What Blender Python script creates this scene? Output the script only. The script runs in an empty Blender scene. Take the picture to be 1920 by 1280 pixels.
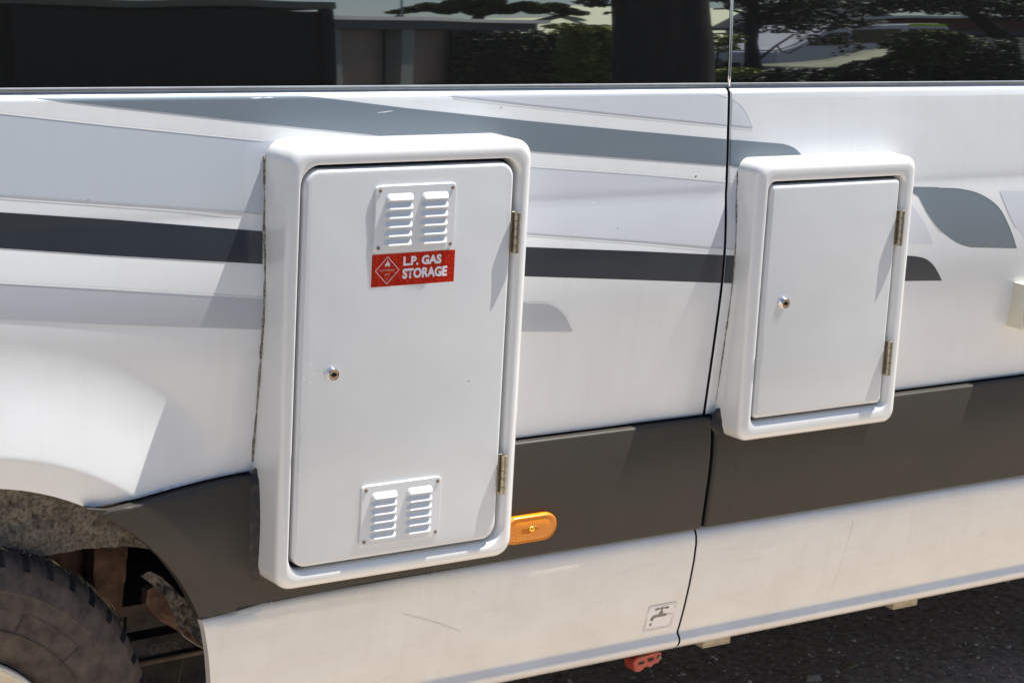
import bpy, bmesh, math, random
from mathutils import Vector, Matrix
from mathutils import noise as mnoise
random.seed(7)
R = math.radians
sc = bpy.context.scene
COL = sc.collection

# ------------------------------------------------------------------ camera
RX = Vector((0.81866894, -0.57179815, 0.05317942))     # camera right in the world
DN = Vector((-0.07777355, -0.20214797, -0.97626199))   # camera down
FW = Vector((0.56897491, 0.79509941, -0.20996303))     # camera forward
CP = Vector((0.0, -3.0, 1.72))
FPX = 4170.0
cam = bpy.data.cameras.new('camera')
cam.sensor_width = 36.0
cam.lens = FPX / 1920.0 * 36.0
cam.clip_start = 0.05
cam.clip_end = 1500.0
co = bpy.data.objects.new('camera', cam)
COL.objects.link(co)
UP = -DN
BK = -FW
co.matrix_world = Matrix(((RX.x, UP.x, BK.x, CP.x), (RX.y, UP.y, BK.y, CP.y), (RX.z, UP.z, BK.z, CP.z), (0, 0, 0, 1)))
sc.camera = co


def at(px, py, y=0.0):
    """point of the plane Y = y seen at pixel (px, py) of the 1920 x 1280 photograph"""
    r = RX * (px - 960.0) + DN * (py - 640.0) + FW * FPX
    return CP + r * ((y - CP.y) / r.y)


# ------------------------------------------------------------------ light
SUN = Vector((0.43, -0.085, 1.0)).normalized()
EL = math.asin(SUN.z)
AZ = math.atan2(SUN.x, SUN.y)
world = bpy.data.worlds.new('World')
sc.world = world
world.use_nodes = True
wn = world.node_tree
sky = wn.nodes.new('ShaderNodeTexSky')
sky.sky_type = 'NISHITA'
sky.sun_disc = False
sky.sun_elevation = EL
sky.sun_rotation = AZ
sky.air_density = 1.0
sky.dust_density = 0.6
sky.ozone_density = 2.2
wn.links.new(sky.outputs[0], wn.nodes['Background'].inputs[0])
wn.nodes['Background'].inputs[1].default_value = 0.082
sl = bpy.data.lights.new('sun', 'SUN')
sl.energy = 5.0
sl.angle = R(0.5)
sl.color = (1.0, 0.97, 0.90)
so = bpy.data.objects.new('sun', sl)
COL.objects.link(so)
so.rotation_euler = SUN.to_track_quat('Z', 'Y').to_euler()
sc.view_settings.view_transform = 'Standard'
sc.view_settings.look = 'None'
sc.view_settings.gamma = 1.0
sc.view_settings.use_curve_mapping = False
sc.view_settings.exposure = 0.82
sc.cycles.max_bounces = 10
sc.cycles.sample_clamp_indirect = 6.0

# ------------------------------------------------------------------ materials
def nodes(name):
    m = bpy.data.materials.new(name)
    m.use_nodes = True
    nt = m.node_tree
    return m, nt, nt.nodes['Principled BSDF']


def N(nt, t, **kw):
    n = nt.nodes.new(t)
    for k, v in kw.items():
        if hasattr(n, k):
            setattr(n, k, v)
        else:
            n.inputs[k].default_value = v
    return n


def coords(nt, scale=(1, 1, 1)):
    tc = N(nt, 'ShaderNodeNewGeometry')
    mp = N(nt, 'ShaderNodeMapping')
    mp.inputs['Scale'].default_value = scale
    nt.links.new(tc.outputs['Position'], mp.inputs['Vector'])
    return mp.outputs[0]


def ramp(nt, fac, stops):
    r = N(nt, 'ShaderNodeValToRGB')
    el = r.color_ramp.elements
    while len(el) > len(stops):
        el.remove(el[-1])
    while len(el) < len(stops):
        el.new(0.5)
    for e, (p, c) in zip(el, stops):
        e.position = p
        e.color = c if len(c) == 4 else (*c, 1)
    nt.links.new(fac, r.inputs[0])
    return r.outputs[0]


def mixc(nt, fac, a, b, mode='MIX'):
    m = N(nt, 'ShaderNodeMix', data_type='RGBA', blend_type=mode)
    for s, v in ((m.inputs[0], fac), (m.inputs[6], a), (m.inputs[7], b)):
        if isinstance(v, (int, float)):
            s.default_value = v
        elif isinstance(v, tuple):
            s.default_value = (*v, 1) if len(v) == 3 else v
        else:
            nt.links.new(v, s)
    return m.outputs[2]


def paint(name, col, rough=0.35, coat=0.4, coat_rough=0.08, metal=0.0, peel=0.012, dirt=0.0, streak=0.0, dirtcol=(0.20, 0.15, 0.10), specks=0.0, peel_scale=260.0, ripple=0.0, cior=1.5):
    m, nt, b = nodes(name)
    b.inputs['Roughness'].default_value = rough
    b.inputs['Metallic'].default_value = metal
    b.inputs['Coat Weight'].default_value = coat
    b.inputs['Coat Roughness'].default_value = coat_rough
    b.inputs['Coat IOR'].default_value = cior
    c = None
    base = (*col, 1)
    cur = base
    n1 = N(nt, 'ShaderNodeTexNoise', Scale=7.0, Detail=6.0, Roughness=0.62)
    nt.links.new(coords(nt, (1, 1, 1.6)), n1.inputs['Vector'])
    f = ramp(nt, n1.outputs[0], [(0.35, (0, 0, 0)), (0.75, (1, 1, 1))])
    mth = N(nt, 'ShaderNodeMath', operation='MULTIPLY')
    mth.inputs[1].default_value = 0.04 + dirt
    nt.links.new(f, mth.inputs[0])
    cur = mixc(nt, mth.outputs[0], base, dirtcol)
    if streak:
        n2 = N(nt, 'ShaderNodeTexNoise', Scale=1.0, Detail=5.0, Roughness=0.7)
        nt.links.new(coords(nt, (55, 3, 1.6)), n2.inputs['Vector'])
        f2 = ramp(nt, n2.outputs[0], [(0.50, (0, 0, 0)), (0.78, (1, 1, 1))])
        m2 = N(nt, 'ShaderNodeMath', operation='MULTIPLY')
        m2.inputs[1].default_value = streak
        nt.links.new(f2, m2.inputs[0])
        cur = mixc(nt, m2.outputs[0], cur, dirtcol)
    if specks:
        v = N(nt, 'ShaderNodeTexVoronoi', Scale=48.0)
        nt.links.new(coords(nt), v.inputs['Vector'])
        f3 = ramp(nt, v.outputs['Distance'], [(0.0, (1, 1, 1)), (0.055, (0, 0, 0))])
        m3 = N(nt, 'ShaderNodeMath', operation='MULTIPLY')
        m3.inputs[1].default_value = specks
        nt.links.new(f3, m3.inputs[0])
        cur = mixc(nt, m3.outputs[0], cur, (0.06, 0.045, 0.03))
        n5 = N(nt, 'ShaderNodeTexNoise', Scale=1.0, Detail=8.0, Roughness=0.75)
        nt.links.new(coords(nt, (9, 5, 34)), n5.inputs['Vector'])
        f5 = ramp(nt, n5.outputs[0], [(0.55, (0, 0, 0)), (0.80, (1, 1, 1))])
        m5 = N(nt, 'ShaderNodeMath', operation='MULTIPLY')
        m5.inputs[1].default_value = 0.22
        nt.links.new(f5, m5.inputs[0])
        cur = mixc(nt, m5.outputs[0], cur, (0.25, 0.21, 0.17))
    nt.links.new(cur, b.inputs['Base Color'])
    if ripple:
        n6 = N(nt, 'ShaderNodeTexNoise', Scale=9.0, Detail=2.0, Roughness=0.45)
        nt.links.new(coords(nt), n6.inputs['Vector'])
        bp0 = N(nt, 'ShaderNodeBump', Strength=1.0, Distance=ripple)
        nt.links.new(n6.outputs[0], bp0.inputs['Height'])
        if not peel:
            nt.links.new(bp0.outputs[0], b.inputs['Normal'])
            nt.links.new(bp0.outputs[0], b.inputs['Coat Normal'])
    if peel:
        n3 = N(nt, 'ShaderNodeTexNoise', Scale=peel_scale, Detail=3.0, Roughness=0.6)
        nt.links.new(coords(nt), n3.inputs['Vector'])
        bp = N(nt, 'ShaderNodeBump', Strength=peel * 10, Distance=0.0006)
        nt.links.new(n3.outputs[0], bp.inputs['Height'])
        if ripple:
            nt.links.new(bp0.outputs[0], bp.inputs['Normal'])
        nt.links.new(bp.outputs[0], b.inputs['Normal'])
        nt.links.new(bp.outputs[0], b.inputs['Coat Normal'])
    # fine variation of the gloss
    n4 = N(nt, 'ShaderNodeTexNoise', Scale=14.0, Detail=5.0)
    nt.links.new(coords(nt, (1, 1, 0.5)), n4.inputs['Vector'])
    mr = N(nt, 'ShaderNodeMapRange')
    mr.inputs['To Min'].default_value = rough - 0.05
    mr.inputs['To Max'].default_value = rough + 0.07
    nt.links.new(n4.outputs[0], mr.inputs[0])
    nt.links.new(mr.outputs[0], b.inputs['Roughness'])
    return m


def plain(name, col, rough=0.5, metal=0.0, var=0.25, scale=20.0, bump=0.0, spec=None, col2=None, stretch=(1, 1, 1), detail=5.0, lo=0.3, hi=0.7):
    m, nt, b = nodes(name)
    n1 = N(nt, 'ShaderNodeTexNoise', Scale=scale, Detail=detail, Roughness=0.65)
    nt.links.new(coords(nt, stretch), n1.inputs['Vector'])
    c2 = col2 if col2 else tuple(min(1, c * (1 + var)) for c in col)
    c1 = col if col2 else tuple(c * (1 - var) for c in col)
    o = ramp(nt, n1.outputs[0], [(lo, c1), (hi, c2)])
    nt.links.new(o, b.inputs['Base Color'])
    b.inputs['Roughness'].default_value = rough
    b.inputs['Metallic'].default_value = metal
    if spec is not None:
        b.inputs['Specular IOR Level'].default_value = spec
    if bump:
        bp = N(nt, 'ShaderNodeBump', Strength=0.8, Distance=bump)
        nt.links.new(n1.outputs[0], bp.inputs['Height'])
        nt.links.new(bp.outputs[0], b.inputs['Normal'])
    return m


M = {}
M['white'] = paint('white_body_paint', (0.78, 0.785, 0.785), 0.34, 0.9, 0.12, cior=1.5, streak=0.07, dirt=0.05, dirtcol=(0.34, 0.28, 0.24), ripple=0.0005)
M['sill'] = paint('white_sill_paint', (0.78, 0.755, 0.715), 0.38, 0.8, 0.16, streak=0.09, dirt=0.15, dirtcol=(0.36, 0.27, 0.21), specks=0.7, ripple=0.0008)
M['gel'] = paint('white_gelcoat', (0.79, 0.785, 0.77), 0.30, 1.0, 0.10, ripple=0.0012, streak=0.025, peel=0.004, dirt=0.0, peel_scale=90)
M['door'] = paint('white_locker_door', (0.69, 0.695, 0.695), 0.40, 0.9, 0.12, ripple=0.0009, peel=0.006, dirt=0.02, streak=0.02)
M['vent'] = paint('white_vent_plastic', (0.72, 0.725, 0.73), 0.32, 0.2, 0.1, peel=0.0)
M['stripe_metal'] = paint('blue_grey_metallic_stripe', (0.255, 0.295, 0.33), 0.66, 0.35, 0.25, metal=1.0, peel=0.010, streak=0.10, dirtcol=(0.35, 0.38, 0.40))
M['stripe_pale'] = paint('pale_silver_stripe', (0.55, 0.585, 0.63), 0.40, 1.0, 0.13, cior=1.7, metal=0.1, peel=0.010, streak=0.06, dirtcol=(0.40, 0.38, 0.38))
M['stripe_light'] = paint('light_silver_stripe', (0.62, 0.64, 0.68), 0.40, 1.0, 0.13, cior=1.7, peel=0.010, streak=0.04)
M['stripe_dark'] = paint('charcoal_stripe', (0.018, 0.022, 0.030), 0.34, 0.9, 0.08, cior=1.6, peel=0.020, dirt=0.0, dirtcol=(0.2, 0.2, 0.2))
M['stripe_grey'] = paint('mid_grey_stripe', (0.46, 0.48, 0.515), 0.40, 1.0, 0.13, cior=1.7, peel=0.010, streak=0.05)
M['edge'] = paint('stripe_edge_line', (0.85, 0.84, 0.80), 0.4, 0.2, 0.1, peel=0)
M['cladding'] = paint('charcoal_satin_cladding', (0.040, 0.035, 0.028), 0.50, 0.10, 0.22, peel=0.012, dirt=0.03, dirtcol=(0.12, 0.09, 0.06), streak=0.05)
M['cladding'].node_tree.nodes['Principled BSDF'].inputs['Specular IOR Level'].default_value = 0.3
M['seal'] = plain('grey_rubber_seal', (0.26, 0.28, 0.30), 0.45, var=0.15)
M['gap'] = plain('dark_gap', (0.012, 0.013, 0.018), 0.8, var=0.2)
M['sealant'] = plain('grubby_sealant', (0.11, 0.085, 0.06), 0.9, scale=190, bump=0.0012, col2=(0.46, 0.44, 0.40), lo=0.42, hi=0.66)
M['steel'] = plain('hinge_steel', (0.42, 0.38, 0.30), 0.32, 1.0, var=0.3, scale=150)
M['chrome'] = plain('chrome', (0.75, 0.75, 0.76), 0.16, 1.0, var=0.05)
M['brass'] = plain('brass_face', (0.75, 0.52, 0.30), 0.35, 1.0, var=0.1)
M['black'] = plain('black_slot', (0.01, 0.01, 0.01), 0.6, var=0.2)
M['screw'] = plain('rusted_screw', (0.30, 0.22, 0.17), 0.5, 0.6, var=0.4, scale=300)
M['rubber'] = plain('tyre_rubber', (0.036, 0.028, 0.024), 0.75, scale=34, detail=9, col2=(0.108, 0.083, 0.068), bump=0.0006, spec=0.3)
M['rim'] = plain('cream_steel_rim', (0.62, 0.56, 0.46), 0.4, var=0.12, scale=30)
M['felt'] = plain('dirty_felt_liner', (0.030, 0.023, 0.017), 0.95, scale=150, col2=(0.23, 0.20, 0.165), bump=0.004, detail=10, lo=0.30, hi=0.60)
M['rust'] = plain('rusty_chassis', (0.09, 0.062, 0.048), 0.85, scale=22, col2=(0.34, 0.19, 0.12), bump=0.002, detail=8)
M['chassis'] = plain('black_chassis', (0.028, 0.025, 0.023), 0.7, scale=30, col2=(0.085, 0.072, 0.062), bump=0.001)
M['brown_edge'] = plain('dusty_brown_plate', (0.10, 0.07, 0.05), 0.8, scale=40, col2=(0.19, 0.14, 0.10))
M['chalk'] = plain('chalk', (0.13, 0.13, 0.135), 0.9, scale=400, col2=(0.03, 0.03, 0.03))
M['bracket'] = plain('dusty_cream_bracket', (0.34, 0.27, 0.17), 0.7, scale=60, col2=(0.52, 0.44, 0.32))
M['red_iron'] = plain('red_painted_iron', (0.50, 0.055, 0.035), 0.45, scale=140, col2=(0.42, 0.18, 0.10), bump=0.001, lo=0.45, hi=0.72)
M['redsticker'] = None
M['ink'] = plain('white_print', (0.78, 0.77, 0.80), 0.4, var=0.03)
M['ink_thin'] = plain('pale_print', (0.70, 0.45, 0.40), 0.5, var=0.03)
M['grey_print'] = plain('grey_print', (0.21, 0.19, 0.165), 0.5, var=0.08)
M['line_print'] = plain('line_print', (0.36, 0.31, 0.27), 0.5, var=0.08)
M['tapfilm'] = paint('tap_sticker_film', (0.82, 0.79, 0.77), 0.4, 0.2, 0.1, peel=0)
M['tapfaded'] = plain('faded_print', (0.63, 0.56, 0.50), 0.5, var=0.04)
M['fitting'] = paint('cream_plastic', (0.70, 0.66, 0.54), 0.4, 0.2, 0.1, peel=0.003)

# red reflective sticker with honeycomb sparkle
m, nt, b = nodes('red_reflective_film')
v = N(nt, 'ShaderNodeTexVoronoi', Scale=260.0)
nt.links.new(coords(nt), v.inputs['Vector'])
n1 = N(nt, 'ShaderNodeTexNoise', Scale=60.0, Detail=3.0)
nt.links.new(coords(nt), n1.inputs['Vector'])
c1 = ramp(nt, v.outputs['Distance'], [(0.10, (0.80, 0.10, 0.015)), (0.40, (0.50, 0.016, 0.003)), (0.62, (0.36, 0.008, 0.002))])
c2 = mixc(nt, 0.35, c1, (0.52, 0.018, 0.003))
nt.links.new(c2, b.inputs['Base Color'])
b.inputs['Roughness'].default_value = 0.3
b.inputs['Coat Weight'].default_value = 0.0
b.inputs['Specular IOR Level'].default_value = 0.25
M['redsticker'] = m

# privacy glass: near-black, mirror-like, a little dust
m, nt, b = nodes('dark_privacy_glass')
v = N(nt, 'ShaderNodeTexVoronoi', Scale=55.0)
nt.links.new(coords(nt), v.inputs['Vector'])
f = ramp(nt, v.outputs['Distance'], [(0.0, (1, 1, 1)), (0.045, (0, 0, 0))])
v2 = N(nt, 'ShaderNodeTexNoise', Scale=9.0, Detail=3.0)
nt.links.new(coords(nt), v2.inputs['Vector'])
f2 = ramp(nt, v2.outputs[0], [(0.55, (0, 0, 0)), (0.62, (1, 1, 1))])
mm = N(nt, 'ShaderNodeMath', operation='MULTIPLY')
nt.links.new(f, mm.inputs[0])
nt.links.new(f2, mm.inputs[1])
n4 = N(nt, 'ShaderNodeTexNoise', Scale=1400.0, Detail=1.0)
nt.links.new(coords(nt), n4.inputs['Vector'])
gr = ramp(nt, n4.outputs[0], [(0.35, (0.004, 0.004, 0.004)), (0.75, (0.022, 0.022, 0.021))])
nt.links.new(mixc(nt, mm.outputs[0], gr, (0.6, 0.58, 0.5)), b.inputs['Base Color'])
b.inputs['Roughness'].default_value = 0.015
b.inputs['IOR'].default_value = 3.1
nw = N(nt, 'ShaderNodeTexNoise', Scale=2.6, Detail=1.0)
nt.links.new(coords(nt, (1, 1, 2)), nw.inputs['Vector'])
bp = N(nt, 'ShaderNodeBump', Strength=0.06, Distance=0.006)
nt.links.new(nw.outputs[0], bp.inputs['Height'])
nt.links.new(bp.outputs[0], b.inputs['Normal'])
M['glass'] = m

m, nt, b = nodes('amber_lens')
w1 = N(nt, 'ShaderNodeTexWave', Scale=130.0)
w1.bands_direction = 'DIAGONAL'
nt.links.new(coords(nt), w1.inputs['Vector'])
cc = ramp(nt, w1.outputs[1], [(0.2, (0.70, 0.17, 0.001)), (0.8, (1.0, 0.36, 0.002))])
nt.links.new(cc, b.inputs['Base Color'])
b.inputs['Roughness'].default_value = 0.3
b.inputs['Specular IOR Level'].default_value = 0.3
b.inputs['Coat Weight'].default_value = 0.5
b.inputs['Subsurface Weight'].default_value = 0.15
b.inputs['Subsurface Radius'].default_value = (0.01, 0.004, 0.001)
bp = N(nt, 'ShaderNodeBump', Strength=0.6, Distance=0.001)
nt.links.new(w1.outputs[1], bp.inputs['Height'])
nt.links.new(bp.outputs[0], b.inputs['Normal'])
M['amber'] = m
M['amber_plain'] = paint('amber_rim', (0.88, 0.27, 0.002), 0.3, 0.15, 0.1, peel=0)
M['amber_dark'] = plain('amber_reflector', (0.45, 0.13, 0.006), 0.25, 0.5, var=0.4, scale=500)
m, nt, b = nodes('amber_bulb')
b.inputs['Base Color'].default_value = (1.0, 0.55, 0.08, 1)
b.inputs['Metallic'].default_value = 0.8
b.inputs['Roughness'].default_value = 0.1
M['amber_bulb'] = m

# ------------------------------------------------------------------ helpers
def tag(o, label=None, cat=None, group=None, kind=None):
    if label: o['label'] = label
    if cat: o['category'] = cat
    if group: o['group'] = group
    if kind: o['kind'] = kind
    return o


def link(name, me, mat=None, parent=None):
    o = bpy.data.objects.new(name, me)
    COL.objects.link(o)
    if mat is not None and me is not None and hasattr(me, 'materials') and len(me.materials) == 0:
        me.materials.append(mat)
    if parent is not None:
        o.parent = parent
    return o


def empty(name, label, cat, loc=(0, 0, 0), group=None):
    o = bpy.data.objects.new(name, None)
    COL.objects.link(o)
    o.location = loc
    return tag(o, label, cat, group)


def frombm(name, bm, mat, parent=None, smooth=True, angle=None):
    me = bpy.data.meshes.new(name)
    bm.to_mesh(me)
    bm.free()
    if smooth:
        me.polygons.foreach_set('use_smooth', [True] * len(me.polygons))
        if angle is not None:
            me.set_sharp_from_angle(angle=angle)
    return link(name, me, mat, parent)


def boxbm(bm, x0, x1, y0, y1, z0, z1, bevel=0.0, seg=2):
    vs = [bm.verts.new((x, y, z)) for x in (x0, x1) for y in (y0, y1) for z in (z0, z1)]
    fs = [(0, 1, 3, 2), (4, 6, 7, 5), (0, 4, 5, 1), (2, 3, 7, 6), (0, 2, 6, 4), (1, 5, 7, 3)]
    nf = [bm.faces.new([vs[i] for i in f]) for f in fs]
    if bevel:
        es = list({e for f in nf for e in f.edges})
        bmesh.ops.bevel(bm, geom=es, offset=bevel, segments=seg, affect='EDGES', profile=0.5)
    return bm


def box(name, mat, parent, x0, x1, y0, y1, z0, z1, bevel=0.0, seg=2):
    bm = bmesh.new()
    boxbm(bm, x0, x1, y0, y1, z0, z1, bevel, seg)
    bmesh.ops.recalc_face_normals(bm, faces=bm.faces[:])
    return frombm(name, bm, mat, parent, True, R(35))


def tube(bm, pts, rads, n=10, cap=True):
    """tube along points with a radius each"""
    rings = []
    pts = [Vector(p) for p in pts]
    for i, p in enumerate(pts):
        d = (pts[min(i + 1, len(pts) - 1)] - pts[max(i - 1, 0)]).normalized()
        a = d.orthogonal().normalized() if i == 0 else (rings_a - d * rings_a.dot(d)).normalized()
        rings_a = a
        b_ = d.cross(a)
        r = rads[i] if isinstance(rads, (list, tuple)) else rads
        rings.append([bm.verts.new(p + (a * math.cos(2 * math.pi * k / n) + b_ * math.sin(2 * math.pi * k / n)) * r) for k in range(n)])
    for i in range(len(rings) - 1):
        for k in range(n):
            bm.faces.new((rings[i][k], rings[i][(k + 1) % n], rings[i + 1][(k + 1) % n], rings[i + 1][k]))
    if cap:
        bm.faces.new(list(reversed(rings[0])))
        bm.faces.new(rings[-1])
    return bm


def lathe(bm, prof, c, axis='Y', n=48):
    """revolve (radius, offset) pairs about an axis through c"""
    rings = []
    for r, o in prof:
        ring = []
        for k in range(n):
            a = 2 * math.pi * k / n
            if axis == 'Y':
                v = (c[0] + r * math.cos(a), c[1] + o, c[2] + r * math.sin(a))
            else:
                v = (c[0] + r * math.cos(a), c[1] + r * math.sin(a), c[2] + o)
            ring.append(bm.verts.new(v))
        rings.append(ring)
    for i in range(len(rings) - 1):
        for k in range(n):
            bm.faces.new((rings[i][k], rings[i][(k + 1) % n], rings[i + 1][(k + 1) % n], rings[i + 1][k]))
    if prof[0][0] > 1e-5:
        bm.faces.new(list(reversed(rings[0])))
    if prof[-1][0] > 1e-5:
        bm.faces.new(rings[-1])
    bmesh.ops.remove_doubles(bm, verts=bm.verts[:], dist=1e-6)
    bmesh.ops.recalc_face_normals(bm, faces=bm.faces[:])
    return bm


def rrect(x0, x1, z0, z1, r, n=8):
    """rounded rectangle in (x, z), counter-clockwise seen from -Y"""
    rs = r if isinstance(r, (list, tuple)) else (r, r, r, r)      # bl br tr tl
    out = []
    for (cx, cz, a0, rr) in ((x0 + rs[0], z0 + rs[0], 180, rs[0]), (x1 - rs[1], z0 + rs[1], 270, rs[1]), (x1 - rs[2], z1 - rs[2], 0, rs[2]), (x0 + rs[3], z1 - rs[3], 90, rs[3])):
        for k in range(n + 1):
            a = R(a0 + 90.0 * k / n)
            out.append((cx + rr * math.cos(a), cz + rr * math.sin(a)))
    return out


def loft(bm, loops, cap_last=True, cap_first=False):
    """loops: list of (list of (x, z), y); quads between equal-count loops"""
    rings = [[bm.verts.new((p[0], (y(p) if callable(y) else y), p[1])) for p in pts] for pts, y in loops]
    n = len(rings[0])
    for i in range(len(rings) - 1):
        for k in range(n):
            bm.faces.new((rings[i][k], rings[i][(k + 1) % n], rings[i + 1][(k + 1) % n], rings[i + 1][k]))
    if cap_last:
        bm.faces.new(rings[-1])
    if cap_first:
        bm.faces.new(list(reversed(rings[0])))
    return bm


# ------------------------------------------------------------------ van side profile: y as a function of (x, z)
def table(slopes, z0, y0):
    """integrate piecewise linear dy/dz given top down; returns y(z)"""
    zs, ys = [slopes[0][0]], [0.0]
    for (za, sa), (zb, sb) in zip(slopes, slopes[1:]):
        k = max(1, int((za - zb) / 0.002))
        for i in range(k):
            u0, u1 = i / k, (i + 1) / k
            sm = sa + (sb - sa) * (u0 + u1) / 2
            zs.append(za + (zb - za) * u1)
            ys.append(ys[-1] + sm * (zb - za) / k)
    def raw(z):
        if z >= zs[0]:
            return ys[0] + slopes[0][1] * (z - zs[0])
        if z <= zs[-1]:
            return ys[-1] + slopes[-1][1] * (z - zs[-1])
        lo, hi = 0, len(zs) - 1
        while hi - lo > 1:
            md = (lo + hi) // 2
            if zs[md] >= z: lo = md
            else: hi = md
        t = (z - zs[lo]) / (zs[hi] - zs[lo])
        return ys[lo] + (ys[hi] - ys[lo]) * t
    off = y0 - raw(z0)
    return lambda z: raw(z) + off


BELT = 1.3535


def BZ(x):
    return 1.3578 - 0.0062 * (x - 1.785)


_wall = table([(1.37, 0.085), (1.25, 0.072), (1.20, 0.058), (1.184, 0.040), (1.175, -0.022), (1.167, 0.075), (1.155, 0.120), (1.11, 0.088), (1.05, 0.004), (1.00, -0.062),
               (0.95, -0.090), (0.88, -0.098), (0.74, -0.104)], 1.352, -0.012)


def flare(x, z, amp=1.0):
    dx, dz = x - 1.145, z - 0.345
    r = math.hypot(dx, dz)
    if r > 0.70 or dz < -0.1:
        return 0.0
    th = math.degrees(math.atan2(dz, dx))
    a = 0.30 + 0.70 * min(1, max(0, (th - 22) / 36.0))
    if r >= 0.504:
        t = (0.665 - r) / 0.167
        b = 0.0 if t < 0 else 0.030 * (t * t * (1.8 - 0.8 * t))
    elif r > 0.494:
        u = (r - 0.494) / 0.010
        ta, tb = (0.665 - 0.504) / 0.167, 0.004 / 0.052
        ba, bb = 0.030 * (ta * ta * (1.8 - 0.8 * ta)), 0.030 - 0.0075 * tb ** 1.15
        sa = -0.030 / 0.167 * (3.6 * ta - 2.4 * ta * ta) * 0.010
        sb = 0.0075 * 1.15 * tb ** 0.15 / 0.052 * 0.010
        b = bb * (2 * u ** 3 - 3 * u * u + 1) + sb * (u ** 3 - 2 * u * u + u) + ba * (3 * u * u - 2 * u ** 3) + sa * (u ** 3 - u * u)
    else:
        t = min(1.0, (0.498 - r) / 0.052)
        b = 0.030 - 0.0075 * t ** 1.15
    return -b * a * amp


def ZT(x):
    return 0.7595 - (0.019 * min(1, max(0, (1.62 - x) / 0.26)) ** 1.3 if x < 1.62 else 0.0)     # lower edge of the white panel


def ZB(x):
    if x > 1.9: return 0.5450
    if x > 1.68: return 0.5410 + 0.0040 * (x - 1.68) / 0.22
    if x > 1.56: return 0.5315 + 0.0095 * (x - 1.56) / 0.12
    return 0.5315


def ywall(x, z):
    y = _wall(z) + flare(x, z)
    d = BZ(x) - z
    if d < 0.011:
        d = max(d, 0.0004)
        q = 1 - d / 0.011
        y += 0.011 * (1 - math.sqrt(max(0, 1 - q * q)))
    d = z - ZT(x)
    if 0 <= d < 0.003:
        y += 0.0012 * (1 - d / 0.003) ** 2
    return y


_clad = table([(0.760, 0.17), (0.752, 0.12), (0.72, 0.065), (0.695, 0.020), (0.665, -0.055), (0.62, -0.098), (0.54, -0.104)], 0.757, -0.026)


def yclad(x, z):
    y = _clad(z) + flare(x, z, 1.0)
    if x > 1.60 and x < 1.66:
        pass
    d = ZT(x) - 0.004 - z
    if d < 0.004:
        d = max(d, 0.0002)
        q = 1 - d / 0.004
        y += 0.004 * (1 - math.sqrt(max(0, 1 - q * q)))
    d = z - ZB(x) + 0.0005
    if 0 <= d < 0.004:
        q = 1 - d / 0.004
        y += 0.004 * (1 - math.sqrt(max(0, 1 - q * q)))
    return y


_sillpts = [(0.5490, 0.004), (0.5440, -0.003), (0.5385, -0.0095), (0.530, -0.0135), (0.515, -0.0150), (0.483, -0.0125), (0.434, -0.0045), (0.385, 0.006), (0.350, 0.0150),
            (0.336, 0.0195), (0.3310, 0.0195), (0.3225, 0.0125), (0.3195, 0.0118), (0.313, 0.0128), (0.306, 0.0170), (0.301, 0.024), (0.2985, 0.034)]


def ysill(x, z):
    P = _sillpts
    zr_ = z
    z = z + (0.545 - ZB(x)) * min(1, max(0, (z - 0.45) / 0.08))
    if z >= P[0][0]: return P[0][1]
    for (za, ya), (zb, yb) in zip(P, P[1:]):
        if zb <= z:
            t = (za - z) / (za - zb)
            return ya + (yb - ya) * t + flare(x, z, 1.0 - 0.7 * min(1, max(0, (0.545 - zr_) / 0.2)))
    return P[-1][1] + flare(x, z, 1.0 - 0.7 * min(1, max(0, (0.545 - zr_) / 0.2)))


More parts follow.
